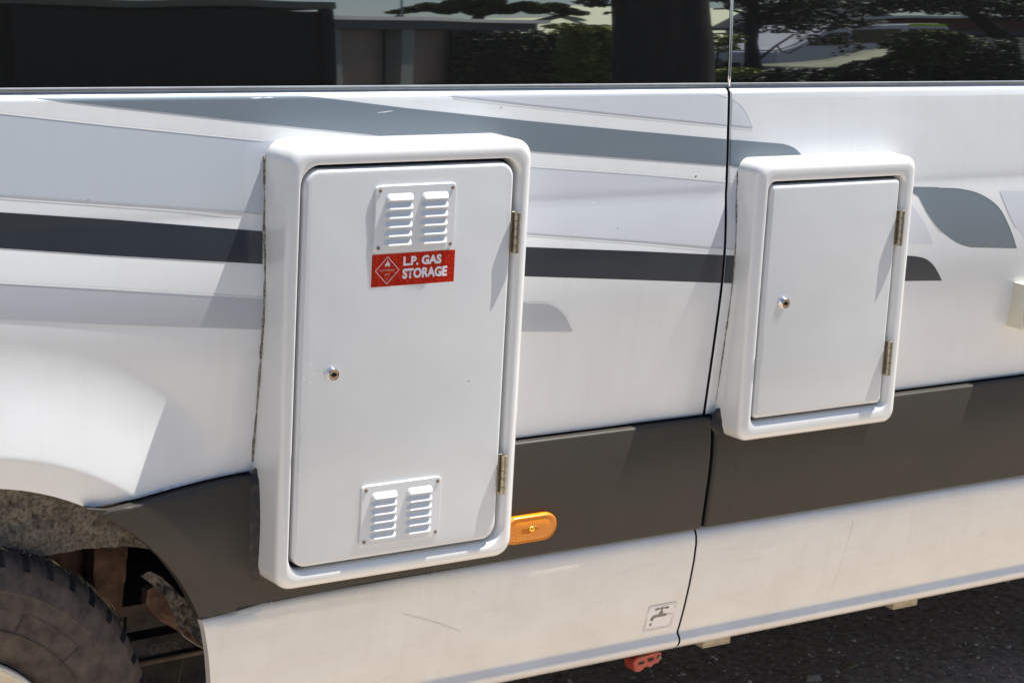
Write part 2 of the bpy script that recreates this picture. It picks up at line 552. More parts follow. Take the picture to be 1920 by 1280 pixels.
def panel(name, poly, yf, mat, parent, zs, xs, thick=0.0, eps=0.0, gap_x=None, smooth_eps=0.0008, kx=None, dark_edge=False):
    """polygon in (x, z) cut on a grid, laid on y = yf(x, z), with analytic normals and (if thick) folded edges"""
    f = (lambda x, z: yf(x, z) - eps)
    if kx:
        f0 = f
        f = lambda x, z: f0(x, z) + kx(x, z)
    bm = bmesh.new()
    vs = [bm.verts.new((p[0], 0, p[1])) for p in poly]
    face = bm.faces.new(vs)
    face.normal_update()
    if face.normal.y > 0:
        face.normal_flip()
    bmesh.ops.triangulate(bm, faces=bm.faces[:], ngon_method='EAR_CLIP')
    x0, x1 = min(p[0] for p in poly), max(p[0] for p in poly)
    z0, z1 = min(p[1] for p in poly), max(p[1] for p in poly)
    for z in zs:
        if z0 + 1e-4 < z < z1 - 1e-4:
            bmesh.ops.bisect_plane(bm, geom=bm.verts[:] + bm.edges[:] + bm.faces[:], dist=1e-6, plane_co=(0, 0, z), plane_no=(0, 0, 1))
    for x in xs:
        if x0 + 1e-4 < x < x1 - 1e-4:
            bmesh.ops.bisect_plane(bm, geom=bm.verts[:] + bm.edges[:] + bm.faces[:], dist=1e-6, plane_co=(x, 0, 0), plane_no=(1, 0, 0))
    bm.faces.ensure_lookup_table()
    main = set(f_.index for f_ in bm.faces)
    for v in bm.verts:
        v.co.y = f(v.co.x, v.co.z)
    bm.normal_update()
    nmain = len(bm.faces)
    if thick:
        be = [e for e in bm.edges if e.is_boundary]
        r = bmesh.ops.extrude_edge_only(bm, edges=be)
        nv = [g for g in r['geom'] if isinstance(g, bmesh.types.BMVert)]
        bmesh.ops.translate(bm, verts=nv, vec=(0, thick, 0))
    me = bpy.data.meshes.new(name)
    bm.to_mesh(me)
    bm.free()
    me.polygons.foreach_set('use_smooth', [True] * len(me.polygons))
    h = smooth_eps
    cache = {}
    nl = [None] * len(me.loops)
    for p in me.polygons:
        mainf = p.index < nmain
        for li in p.loop_indices:
            if mainf:
                vi = me.loops[li].vertex_index
                n_ = cache.get(vi)
                if n_ is None:
                    c = me.vertices[vi].co
                    dx = (f(c.x + h, c.z) - f(c.x - h, c.z)) / (2 * h)
                    dz = (f(c.x, c.z + h) - f(c.x, c.z - h)) / (2 * h)
                    n_ = Vector((dx, -1, dz)).normalized()
                    cache[vi] = n_
                nl[li] = n_
            else:
                nl[li] = p.normal.copy()
    me.normals_split_custom_set(nl)
    if dark_edge:
        me.materials.append(mat)
        me.materials.append(M['gap'])
        for p in me.polygons:
            if p.index >= nmain and abs(p.center.x - SX) < 0.03:
                p.material_index = 1
    return link(name, me, mat, parent)


def frange(a, b, s):
    n = max(1, int(round((b - a) / s)))
    return [a + (b - a) * i / n for i in range(n + 1)]


ZW = frange(0.75, 1.34, 0.008) + [1.1635, 1.1685, 1.171, 1.1735, 1.178] + frange(1.338, 1.3765, 0.0012) + frange(0.7585, 0.7615, 0.001)
XF = frange(0.50, 1.12, 0.02) + frange(1.125, 1.82, 0.0065)
ZWF = ZW + frange(0.736, 0.96, 0.0055)
ZC = frange(0.545, 0.757, 0.008) + frange(0.7515, 0.7555, 0.0007) + frange(0.5445, 0.5485, 0.0008)
SX = 2.5800          # the joint between the two body panels
XE = 5.6             # front end of the van, outside the frame
XB = -1.5

van = empty('campervan', 'white campervan side with grey swoosh stripes, dark windows and two bolted-on locker boxes', 'campervan', (1.145, 0.0, 0.0))
INV = Matrix.Translation((-1.145, 0, 0))


def vp(o):
    """keep world placement under the van's empty"""
    o.parent = van
    o.matrix_parent_inverse = INV
    return o


def sub(o, part):
    o.parent = part
    return o


def arc(cx, cz, r, a0, a1, n):
    return [(cx + r * math.cos(R(a0 + (a1 - a0) * k / n)), cz + r * math.sin(R(a0 + (a1 - a0) * k / n))) for k in range(n + 1)]


# arch radius is 0.45 about (1.145, 0.345)
xa = 1.335
a_hit = math.degrees(math.acos((xa - 1.145) / 0.45))
left = [(XB, BZ(XB)), (XB, 0.76)] + [(0.80, 0.7395)] + list(reversed(arc(1.145, 0.345, 0.45, a_hit, 180 - a_hit, 40)))
left += [(x, ZT(x)) for x in frange(1.36, 1.64, 0.02)] + [(SX - 0.0030, ZT(3)), (SX - 0.0030, BZ(SX))]


def seam_round(x, z):
    d = abs(x - SX) - 0.0030
    if d < 0.0035:
        d = max(d, 0.0002)
        q = 1 - d / 0.0035
        return 0.0035 * (1 - math.sqrt(max(0, 1 - q * q)))
    return 0.0


XS_L = XF + [SX - 0.0030 - d for d in (0.0004, 0.0009, 0.0016, 0.0025, 0.0035)]
XS_R = [SX + 0.0030 + d for d in (0.0004, 0.0009, 0.0016, 0.0025, 0.0035)]
pl = vp(panel('side_panel', left, ywall, M['white'], None, ZWF, XS_L, thick=0.014, kx=seam_round, dark_edge=True))
right = [(SX + 0.0030, BZ(SX)), (SX + 0.0030, 0.7595), (XE, 0.7615), (XE, BZ(XE))]
pr = vp(panel('side_panel', right, ywall, M['white'], None, ZW, XS_R, thick=0.014, kx=seam_round, dark_edge=True))

# dark backing behind every joint
jb = bmesh.new()
boxbm(jb, SX - 0.012, SX + 0.024, 0.004, 0.03, 0.44, 1.50)
boxbm(jb, SX - 0.012, SX + 0.012, 0.040, 0.06, 0.31, 0.44)
boxbm(jb, 1.60, XE - 0.02, 0.000, 0.02, 0.735, 0.775)
boxbm(jb, 1.64, XE - 0.02, 0.012, 0.03, 0.530, 0.560)
jbo = vp(frombm('joint_backing', jb, M['gap'], None, False))

# cladding (charcoal band)
ca = arc(1.145, 0.345, 0.45, math.degrees(math.asin((0.5315 - 0.345) / 0.45)), math.degrees(math.acos((1.352 - 1.145) / 0.45)), 26)
topc = [(x, ZT(x) - 0.004) for x in frange(1.385, 1.62, 0.02)]
lx = 1.6345
cl = ca + topc + [(lx, ZT(2) - 0.004), (lx + 0.006, ZT(2) + 0.000), (1.70, ZT(2) - 0.004), (SX - 0.0035, 0.7555), (SX - 0.0035, 0.5455), (1.90, 0.5445), (1.68, 0.5405), (1.60, 0.5335)]
cl = ca + topc + [(SX + 0.0040, 0.7555), (SX + 0.0040, 0.5455), (1.90, 0.5445), (1.68, 0.5405), (1.62, 0.5358), (1.58, 0.5326)]


def seam_round_c(x, z):
    d = (SX + 0.0040) - x if x < SX + 0.008 else x - (SX + 0.0125)
    if d < 0.006:
        d = max(d, 0.0002)
        q = 1 - d / 0.006
        return 0.006 * (1 - math.sqrt(max(0, 1 - q * q)))
    return 0.0


XC_L = XF + [SX + 0.0040 - d for d in (0.0005, 0.0012, 0.0024, 0.004, 0.006)]
XC_R = [SX + 0.0125 + d for d in (0.0005, 0.0012, 0.0024, 0.004, 0.006)]
vp(panel('cladding', cl, yclad, M['cladding'], None, ZC, XC_L, thick=0.022, kx=seam_round_c, dark_edge=True))
cr = [(SX + 0.0125, 0.7555), (SX + 0.0125, 0.5465), (XE, 0.548), (XE, 0.7575)]
vp(panel('cladding', cr, yclad, M['cladding'], None, ZC, XC_R, thick=0.022, kx=seam_round_c, dark_edge=True))
# wheel-arch cladding on the far side of the wheel (outside the frame)
ca2 = [(2 * 1.145 - x, z) for x, z in ca]
vp(panel('cladding', ca2 + [(0.78, 0.744), (XB, 0.756), (XB, 0.545)], yclad, M['cladding'], None, ZC, XF, thick=0.022))

# sill panels
zs_s = sorted({p[0] for p in _sillpts}) + frange(0.30, 0.545, 0.02)


def seam_round_s(x, z):
    sx = SX - 0.030 * max(0, (0.545 - z) / 0.245) ** 1.0 * 0
    d = abs(x - (SX - 0.0014)) - 0.0022
    if d < 0.003:
        d = max(d, 0.0002)
        q = 1 - d / 0.003
        return 0.003 * (1 - math.sqrt(max(0, 1 - q * q)))
    return 0.0


sf = [at(378, 1163, -.02), at(384, 1195, -.016), at(390, 1235, -.01), at(394, 1280, -.002), at(395, 1330, .005)]
sfp = [(p.x, p.z) for p in sf]
sl_ = [(SX - 0.0036, 0.5460), (1.90, 0.5458), (1.68, 0.5418), (1.62, 0.5370), (1.58, 0.5338)] + [(1.5615, 0.5300)] + sfp[1:] + [(sfp[-1][0] + 0.004, 0.2985), (SX - 0.0036, 0.2985)]
XS2 = [SX - 0.0036 - d for d in (0.0004, 0.0009, 0.0018, 0.003)]
vp(panel('sill_panel', sl_, ysill, M['sill'], None, zs_s, XF + XS2, thick=0.016, kx=seam_round_s, dark_edge=True, smooth_eps=0.0005))
sr_ = [(SX + 0.0008, 0.5475), (SX + 0.0008, 0.2985), (XE, 0.2985), (XE, 0.5490)]
vp(panel('sill_panel', sr_, ysill, M['sill'], None, zs_s, [SX + 0.0008 + d for d in (0.0004, 0.0009, 0.0018, 0.003)], thick=0.016, kx=seam_round_s, dark_edge=True, smooth_eps=0.0005))
vp(panel('sill_panel', [(0.70, 0.53), (XB, 0.544), (XB, 0.2985), (0.70, 0.2985)], ysill, M['sill'], None, zs_s, [], thick=0.016))
# pinched fold line in the front sill panel
bm = bmesh.new()
p0, p1 = at(1607, 938, -.015), at(1563, 1130, -.0)
pts = [(p0.x + (p1.x - p0.x) * t, ysill(0, p0.z + (p1.z - p0.z) * t) + 0.0010, p0.z + (p1.z - p0.z) * t) for t in frange(0, 1, 0.04)]
tube(bm, pts, 0.0016, 8)
vp(frombm('pressed_line', bm, M['sill'], None))

# ------------------------------------------------------------------ windows
def yglass(x, z):
    d = z - 1.362
    return -0.004 + 0.0419 * d + d * d / 7.2


zg = frange(1.36, 1.95, 0.012)
WX = SX + 0.0035
vp(panel('window_glass', [(XB + 0.2, BZ(XB) + 0.0085), (WX - 0.0035, BZ(WX) + 0.0085), (WX - 0.0035, 1.93), (XB + 0.2, 1.93)], yglass, M['glass'], None, zg, frange(0.8, 2.5, 0.2), thick=0.005))
vp(panel('window_glass', [(WX + 0.0035, BZ(WX) + 0.0085), (XE - 0.6, BZ(XE) + 0.0085), (XE - 0.6, 1.93), (WX + 0.0035, 1.93)], yglass, M['glass'], None, zg, frange(2.8, 4.8, 0.2), thick=0.005))
# lower rubber seals: two ribs
for a, c_ in ((XB + 0.2, WX - 0.002), (WX + 0.002, XE - 0.6)):
    bm = bmesh.new()
    boxbm(bm, a, c_, -0.0045, 0.02, 1.3535, 1.3575, 0.0012, 2)
    boxbm(bm, a, c_, -0.0075, 0.02, 1.3577, 1.3615, 0.0015, 2)
    for v in bm.verts:
        v.co.z += BZ(v.co.x) - 1.3535 + 0.0004
    bmesh.ops.recalc_face_normals(bm, faces=bm.faces[:])
    vp(frombm('window_seal', bm, M['seal'], None, True, R(40)))
bm = bmesh.new()
for k in range(60):
    pass
zz = frange(1.355, 1.93, 0.02)
tube(bm, [(WX, yglass(0, z) - 0.0002, z) for z in zz], 0.0032, 10)  # chrome tube stands in for light reflected off the glass edges
bmesh.ops.scale(bm, vec=(1, 1, 1), verts=bm.verts[:])
vp(frombm('glass_edge_glint', bm, M['chrome'], None))
box_ = box('dark_inner_wall', M['gap'], None, XB + 0.1, XE - 0.5, 0.035, 0.05, 1.34, 1.95)
vp(box_)

# rest of the van's shell
bm = bmesh.new()
for (y0, y1, z0, z1) in ((0.02, 0.10, 1.93, 2.10), (0.10, 1.90, 2.58, 2.66), (1.97, 2.0, 0.33, 2.3)):
    boxbm(bm, XB, XE, y0, y1, z0, z1, 0.01, 2)
# sloping upper side and far roof edge
for s in (0, 1):
    ys = ((0.02, 0.12) if s == 0 else (2.0, 1.9))
    vs = [bm.verts.new(p) for p in ((XB, ys[0], 2.08), (XE, ys[0], 2.08), (XE, ys[1], 2.62), (XB, ys[1], 2.62))]
    bm.faces.new(vs)
boxbm(bm, XB - 0.03, XB, 0.05, 1.97, 0.45, 2.6)
boxbm(bm, XE, XE + 0.03, 0.05, 1.97, 0.45, 2.6)
bmesh.ops.recalc_face_normals(bm, faces=bm.faces[:])
vp(frombm('roof_shell', bm, M['white'], None, True, R(35)))
vp(box('underbody_floor', plain('bounce_underbody', (0.16, 0.13, 0.10), 0.9, scale=6), None, XB, XE, 0.30, 1.95, 0.43, 0.448))  # unseen underside, lightened to bounce light onto the ground
vp(box('inner_sill_rail', M['chassis'], None, 1.74, XE, 0.05, 0.14, 0.335, 0.42, 0.004))

# ------------------------------------------------------------------ printed stripes on the body
def px(pts, y=-0.024):
    return [(at(p[0], p[1], y).x, at(p[0], p[1], y).z) for p in pts]


def wpx(pts):
    """pixel outline laid on the wall surface itself"""
    out = []
    for p in pts:
        y = -0.02
        for _ in range(4):
            q = at(p[0], p[1], y)
            y = ywall(q.x, q.z)
        out.append((q.x, q.z))
    return out


def smoothpoly(pts, n=4):
    """Catmull-Rom through open run"""
    o = []
    for i in range(len(pts) - 1):
        p0 = pts[max(0, i - 1)]; p1 = pts[i]; p2 = pts[i + 1]; p3 = pts[min(len(pts) - 1, i + 2)]
        for k in range(n):
            t = k / n
            o.append(tuple(0.5 * ((2 * p1[j]) + (-p0[j] + p2[j]) * t + (2 * p0[j] - 5 * p1[j] + 4 * p2[j] - p3[j]) * t * t + (-p0[j] + 3 * p1[j] - 3 * p2[j] + p3[j]) * t ** 3) for j in (0, 1)))
    o.append(pts[-1])
    return o


def clipx(poly, x, keep_left):
    """Sutherland-Hodgman against a vertical line"""
    out = []
    n = len(poly)
    ins = (lambda p: p[0] <= x) if keep_left else (lambda p: p[0] >= x)
    for i in range(n):
        a, c = poly[i], poly[(i + 1) % n]
        if ins(a): out.append(a)
        if ins(a) != ins(c):
            t = (x - a[0]) / (c[0] - a[0])
            out.append((x, a[1] + (c[1] - a[1]) * t))
    return out


def decal(name, poly, mat, label=None, eps=0.0005, edge=0.0):
    xs = [p[0] for p in poly]
    pieces = [poly]
    if min(xs) < SX < max(xs):
        pieces = [clipx(poly, SX - 0.0032, True), clipx(poly, SX + 0.0032, False)]
    for pc in pieces:
        o = vp(panel(name, pc, ywall, mat, None, ZW, XS_L if max(p[0] for p in pc) < SX else XS_R, eps=eps, kx=seam_round))
        if label: o['label'] = label
    return pieces


def decal_line(pts, mat, w=0.0009, eps=0.0009):
    """thin printed edge line along a run of (x, z)"""
    a, c = [], []
    for i, p in enumerate(pts):
        q0, q1 = pts[max(0, i - 1)], pts[min(len(pts) - 1, i + 1)]
        d = Vector((q1[0] - q0[0], q1[1] - q0[1]))
        d.normalize()
        nx, nz = -d.y * w, d.x * w
        a.append((p[0] + nx, p[1] + nz)); c.append((p[0] - nx, p[1] - nz))
    return decal('stripe_edge', a + list(reversed(c)), mat, None, eps)


# A: long blue-grey metallic sweep under the windows, ending over the second locker
A = wpx([(0, 178.5), (45, 179), (400, 178.5), (560, 178.5)] + [(640, 188), (760, 203), (1000, 228), (1200, 247), (1370, 262), (1430, 267)]) + smoothpoly(wpx([(1468, 270), (1488, 277), (1502, 290), (1512, 306)]))
A += wpx([(1514, 330), (1370, 311), (1000, 284), (860, 271), (700, 253.5), (640, 247), (560, 239), (400, 221), (190, 198), (60, 183)])
decal('stripe', A, M['stripe_metal'], 'blue-grey metallic stripe sweeping under the windows')
# B: pale silver band left of the gas locker
B = wpx([(-600, 186), (-235, 186), (0, 212), (200, 234), (400, 254.5), (510, 265), (540, 268), (540, 408), (440, 396), (200, 380), (0, 366), (-600, 326)])
decal('stripe', B, M['stripe_pale'], 'broad pale silver stripe left of the gas locker')
decal_line(wpx([(-60, 206), (0, 212), (200, 234), (400, 254.5), (495, 264)]), M['edge'])
decal_line(wpx([(-60, 362), (0, 366), (200, 380), (440, 396), (496, 402)]), M['stripe_grey'])
# C: charcoal band
Cl = wpx([(-600, 359), (0, 398), (200, 411), (492, 433.5), (492, 495), (200, 478.5), (0, 465), (-600, 426)])
decal('stripe', Cl, M['stripe_dark'], 'charcoal stripe left of the gas locker')
# D: mid grey band below it
Dl = wpx([(-600, 497), (0, 530), (200, 541), (530, 560), (530, 620), (497, 618), (200, 608), (0, 598), (-600, 568)])
decal('stripe', Dl, M['stripe_grey'], 'mid grey stripe below the charcoal one, left of the gas locker')
decal_line(wpx([(-60, 527), (0, 530), (200, 541), (497, 558.5)]), M['edge'], 0.0008)
# the same bands continue between the lockers
B2 = wpx([(960, 308), (1000, 312), (1200, 326), (1372, 341), (1400, 343), (1400, 470), (1370, 467), (1200, 452), (985, 437), (960, 435)])
decal('stripe', B2, M['stripe_light'], 'pale silver stripe between the two lockers')
decal_line(wpx([(985, 311), (1200, 326), (1372, 341), (1395, 343)]), M['edge'], 0.0007)
decal_line(wpx([(985, 437), (1200, 452), (1370, 467), (1395, 469)]), M['stripe_grey'], 0.0007)
C2 = wpx([(960, 462), (1000, 463.5), (1200, 471), (1370, 479), (1400, 481), (1400, 532), (1370, 531), (1200, 525), (985, 518), (960, 517)])
decal('stripe', C2, M['stripe_dark'], 'charcoal stripe between the two lockers')
D2 = wpx([(950, 567)]) + smoothpoly(wpx([(1000, 567), (1022, 568), (1043, 576), (1060, 593), (1074, 622)])) + wpx([(950, 621)])
decal('stripe', D2, M['stripe_grey'], 'short grey stripe tip just right of the gas locker')
decal_line(smoothpoly(wpx([(985, 567), (1022, 568), (1043, 576), (1060, 593), (1074, 622)])), M['edge'], 0.0008)
# top pale sweep
T = wpx([(838, 178.5), (1280, 171.5)]) + smoothpoly(wpx([(1300, 171.8), (1345, 176), (1378, 187), (1398, 208), (1412, 239)])) + wpx([(1370, 235), (1200, 218), (1000, 197)])
decal('stripe', T, M['stripe_light'], 'pale silver stripe just below the window sill, crossing the panel joint')
decal_line(wpx([(850, 180), (1000, 197), (1200, 218), (1370, 235), (1410, 239)]), M['stripe_grey'], 0.0006)
decal_line(smoothpoly(wpx([(1345, 176), (1378, 187), (1398, 208), (1412, 239)])), M['edge'], 0.0006)
# right of the second locker
CE = wpx([(1670, 479), (1700, 479.5)]) + smoothpoly(wpx([(1712, 480), (1735, 485), (1752, 500), (1766, 526)])) + wpx([(1670, 527)])
decal('stripe', CE, M['stripe_dark'], 'charcoal stripe tip just right of the storage locker')
L1 = smoothpoly(wpx([(1690, 350), (1760, 351), (1800, 353), (1838, 363), (1872, 387), (1893, 425), (1907, 466)])) + wpx([(1850, 464.5)]) + smoothpoly(wpx([(1820, 464), (1795, 456), (1765, 434), (1740, 402), (1722, 368)])) + wpx([(1700, 355)])
decal('stripe', L1, M['stripe_metal'], 'blue-grey leaf-shaped stripe end right of the storage locker')
decal_line(smoothpoly(wpx([(1760, 351), (1800, 353), (1838, 363), (1872, 387), (1893, 425), (1907, 466)])), M['edge'], 0.0007)
L2 = smoothpoly(wpx([(1700, 372), (1718, 396), (1737, 426), (1749, 458)])) + wpx([(1700, 457)])
decal('stripe', L2, M['stripe_light'], 'small pale silver stripe tip beside the storage locker')
L3 = wpx([(1874, 358), (1990, 362), (1990, 520)]) + smoothpoly(wpx([(1960, 500), (1925, 455), (1896, 410), (1874, 358)]))[:-1]
decal('stripe', L3, M['stripe_light'], 'pale silver stripe at the right end of the body')

# small marks: dust spots, scratches, scuffs
def mark(name, pts, w, mat, yf, ys=-0.02, eps=0.0011):
    q = []
    for p in pts:
        y = ys
        for _ in range(4):
            c = at(p[0], p[1], y)
            y = yf(c.x, c.z)
        q.append((c.x, c.z))
    a, c_ = [], []
    for i, p in enumerate(q):
        d = Vector((q[min(i + 1, len(q) - 1)][0] - q[max(i - 1, 0)][0], q[min(i + 1, len(q) - 1)][1] - q[max(i - 1, 0)][1])).normalized()
        k = w * (0.25 + 0.75 * math.sin(math.pi * (0.08 + 0.84 * i / (len(q) - 1))))
        a.append((p[0] - d.y * k, p[1] + d.x * k)); c_.append((p[0] + d.y * k, p[1] - d.x * k))
    return vp(panel(name, a + list(reversed(c_)), yf, mat, None, frange(0.3, 1.3, 0.012), [], eps=eps * 0.6))


M['scr_white'] = plain('fresh_scratch', (0.85, 0.85, 0.84), 0.5, var=0.05)
M['smear'] = plain('greasy_smear', (0.63, 0.605, 0.57), 0.4, scale=160, col2=(0.77, 0.75, 0.71), lo=0.35, hi=0.6)
M['spot'] = plain('dirt_fleck', (0.05, 0.035, 0.02), 0.8, var=0.4)
for pts, w, mt, yf in (
        ([(470, 184.5), (480, 184), (492, 183.5)], 0.0008, 'scr_white', ywall), ([(494, 184), (505, 183), (512, 183.5)], 0.0006, 'scr_white', ywall),
        ([(707, 211.5), (722, 210), (736, 208)], 0.0007, 'scr_white', ywall), ([(1303, 333), (1304.5, 331), (1305, 329)], 0.0016, 'spot', ywall),
        ([(163.5, 378), (164.5, 376), (165, 374)], 0.0010, 'spot', ywall), ([(938.5, 204), (939, 202), (939, 200)], 0.0008, 'spot', ywall),
        ([(1157, 429), (1158, 428), (1159, 427)], 0.0009, 'spot', ywall), ([(1110, 382), (1113, 380), (1115, 379)], 0.0008, 'scr_white', ywall),
        
        ([(1366, 956), (1367, 953), (1369, 951)], 0.0010, 'spot', yclad), ([(1378, 882), (1380, 872), (1383, 862)], 0.0006, 'spot', yclad),
        ([(755, 1150), (785, 1158), (815, 1166), (840, 1175), (865, 1183)], 0.0013, 'smear', ysill)):
    if mt == 'smear' and w > 0.0045:
        w = 0.0035
    mark('scuff' if mt == 'smear' else 'scratch' if mt == 'scr_white' else 'fleck', pts, w, M[mt], yf)

# ------------------------------------------------------------------ locker boxes
def locker(name, label, x0, x1, z0, z1, yfr, dx0, dx1, dz0, dz1, rdoor, rc, hinge_z, lock_xz):
    """housing with drafted sides and a channel round the flush door"""
    def rr(ins, rad, n=8):
        return rrect(x0 + ins, x1 - ins, z0 + ins, z1 - ins, rad, n)
    bm = bmesh.new()
    loops = [(rr(-0.002, rc + 0.004), 0.03), (rr(-0.001, rc + 0.003), -0.02)]
    re = 0.016
    for k in range(0, 9):
        a = R(90 * k / 8)
        loops.append((rr(re * (1 - math.cos(a)), max(0.004, rc - re * (1 - math.cos(a)) * 0.6)), yfr + re * (1 - math.sin(a))))
    def dr(l, r_, b_, t, rad):
        return rrect(dx0 - l, dx1 + r_, dz0 - b_, dz1 + t, rad)
    # rim of the opening: thin lip left and top, wide fillet right and bottom
    loops.append((dr(0.0085, 0.019, 0.016, 0.0085, rdoor + 0.010), yfr))
    loops.append((dr(0.0068, 0.0165, 0.0135, 0.0068, rdoor + 0.008), yfr + 0.0008))
    loops.append((dr(0.0058, 0.0125, 0.0095, 0.0058, rdoor + 0.006), yfr + 0.0045))
    loops.append((dr(0.0052, 0.0095, 0.0070, 0.0052, rdoor + 0.004), yfr + 0.0105))
    loops.append((dr(0.0050, 0.0085, 0.0062, 0.0050, rdoor + 0.003), yfr + 0.024))
    loft(bm, loops, cap_last=True)
    bm.normal_update()
    bmesh.ops.recalc_face_normals(bm, faces=bm.faces[:])
    h = frombm(name, bm, M['gel'], None, True, R(38))
    vp(h)
    h['label'] = label
    # dark gap filler deep in the channel
    bm = bmesh.new()
    g_out = dr(0.0046, 0.0080, 0.0058, 0.0046, rdoor + 0.003)
    g_in = dr(-0.004, -0.004, -0.004, -0.004, max(0.003, rdoor - 0.004))
    loft(bm, [(g_out, yfr + 0.0225), (g_in, yfr + 0.0225)], cap_last=False)
    sub(frombm('channel_seal', bm, M['gap'], None, False), h)
    # door
    bm = bmesh.new()
    yd = yfr - 0.0015
    dl = [(rrect(dx0, dx1, dz0, dz1, rdoor), yfr + 0.022), (rrect(dx0, dx1, dz0, dz1, rdoor), yd + 0.007)]
    for k in range(1, 7):
        a = R(90 * k / 6)
        i_ = 0.007 * (1 - math.cos(a))
        dl.append((rrect(dx0 + i_, dx1 - i_, dz0 + i_, dz1 - i_, max(0.002, rdoor - i_ * 0.7)), yd + 0.007 * (1 - math.sin(a))))
    loft(bm, dl, cap_last=True)
    bmesh.ops.recalc_face_normals(bm, faces=bm.faces[:])
    d = sub(frombm('locker_door', bm, M['door'], None, True, R(38)), h)
    # hinges in the channel
    first = None
    for (za, zb) in hinge_z:
        if first is None:
            bm = bmesh.new()
            L = za - zb
            kn = 5
            pr_ = [(0.0, 0.0)]
            for k in range(kn):
                a0, a1 = L * k / kn, L * (k + 1) / kn
                pr_ += [(0.0044, a0 + 0.0002), (0.0054, a0 + 0.0007), (0.0054, a1 - 0.0007), (0.0044, a1 - 0.0002)]
            pr_ += [(0.0, L)]
            lathe(bm, pr_, (0, 0, -L / 2), 'Z', 20)
            boxbm(bm, -0.0066, -0.0005, 0.0070, 0.0090, -L / 2, L / 2, 0.0004, 1)
            first = frombm('hinge', bm, M['steel'], None, True, R(30))
            o = first
        else:
            o = first.copy()
            COL.objects.link(o)
        o.parent = h
        o.location = (dx1 + 0.0064, yfr - 0.0065, (za + zb) / 2)
    # cam lock
    lx_, lz_ = lock_xz
    bm = bmesh.new()
    lathe(bm, [(0.0122, 0.0), (0.0122, -0.0030), (0.0112, -0.0052), (0.0100, -0.0085), (0.0090, -0.0100), (0.0084, -0.0100), (0.0082, -0.0086), (0.0, -0.0086)], (lx_, yd, lz_), 'Y', 36)
    lk = sub(frombm('lock', bm, M['chrome'], None, True, R(30)), h)
    bm = bmesh.new()
    lathe(bm, [(0.0078, -0.0086), (0.0076, -0.0096), (0.0, -0.0096)], (lx_, yd, lz_), 'Y', 28)
    sub(frombm('lock_face', bm, M['brass'], None, True, R(30)), h)
    bm = bmesh.new()
    lathe(bm, [(0.0042, -0.0094), (0.0042, -0.0101), (0.0, -0.0101)], (lx_, yd, lz_), 'Y', 20)
    boxbm(bm, lx_ - 0.0060, lx_ + 0.0060, yd - 0.0101, yd - 0.0090, lz_ - 0.0011, lz_ + 0.0011)
    sub(frombm('keyhole', bm, M['black'], None, True, R(30)), h)
    return h, yd


gas, YD1 = locker('gas_locker', 'larger white gas locker box with two vents and a red warning sticker',
                  1.650, 2.101, 0.5835, 1.286, -0.100, 1.6745, 2.0620, 0.6200, 1.2510, 0.026, 0.030,
                  [(1.1700, 1.1025), (0.7650, 0.6965)], (1.732, 0.931))
# second locker
q0, q1 = at(1449, 345, -0.084), at(1688, 338, -0.084)
q2, q3 = at(1411, 780, -0.084), at(1650, 760, -0.084)
e0, e1 = at(1719, 400, -0.066), at(1390, 825, -0.075)
hz = [(at(1690, 394, -.088).z, at(1685, 460, -.088).z), (at(1664, 639, -.088).z, at(1658, 704, -.088).z)]
lk2 = at(1470, 568, -0.090)
DX0, DX1 = (q0.x + q2.x) / 2, (q1.x + q3.x) / 2
BXL = 2.6035
store, YD2 = locker('storage_locker', 'smaller plain white storage locker box beside the panel joint',
                    BXL, DX1 + 0.045, (q2.z + q3.z) / 2 - 0.043, 1.2295, -0.084, DX0, DX1, (q2.z + q3.z) / 2, (q0.z + q1.z) / 2, 0.009, 0.024,
                    hz, (lk2.x, lk2.z))
print('box2', DX0, DX1, q2.z, q3.z, q0.z, q1.z, e0, e1)
BX2 = BXL
BZ2 = (q2.z + q3.z) / 2 - 0.043

# grubby sealant beads where the boxes meet the body
def bead(x, z0, z1, rmax, yf, seedv, mat, name='sealant_bead'):
    bm = bmesh.new()
    pts, rad = [], []
    for i, z in enumerate(frange(z0, z1, 0.006)):
        n_ = mnoise.noise(Vector((seedv, z * 60, 0)))
        n2 = mnoise.noise(Vector((seedv + 9, z * 18, 0)))
        pts.append((x - 0.0008 - 0.001 * n2, yf(x, z) - 0.0004, z))
        rad.append(max(0.0008, rmax * (0.62 + 0.55 * n_ + 0.35 * n2)))
    tube(bm, pts, rad, 8)
    return bm


vs_ = bead(1.6495, 0.775, 1.262, 0.0036, ywall, 1.0, None)
o = frombm('sealant_bead', vs_, M['sealant'], None)
sub(o, gas)
vs_ = bead(BX2 + 0.0005, 0.785, 1.205, 0.0032, ywall, 5.0, None)
o = frombm('sealant_bead', vs_, M['sealant'], None)
sub(o, store)

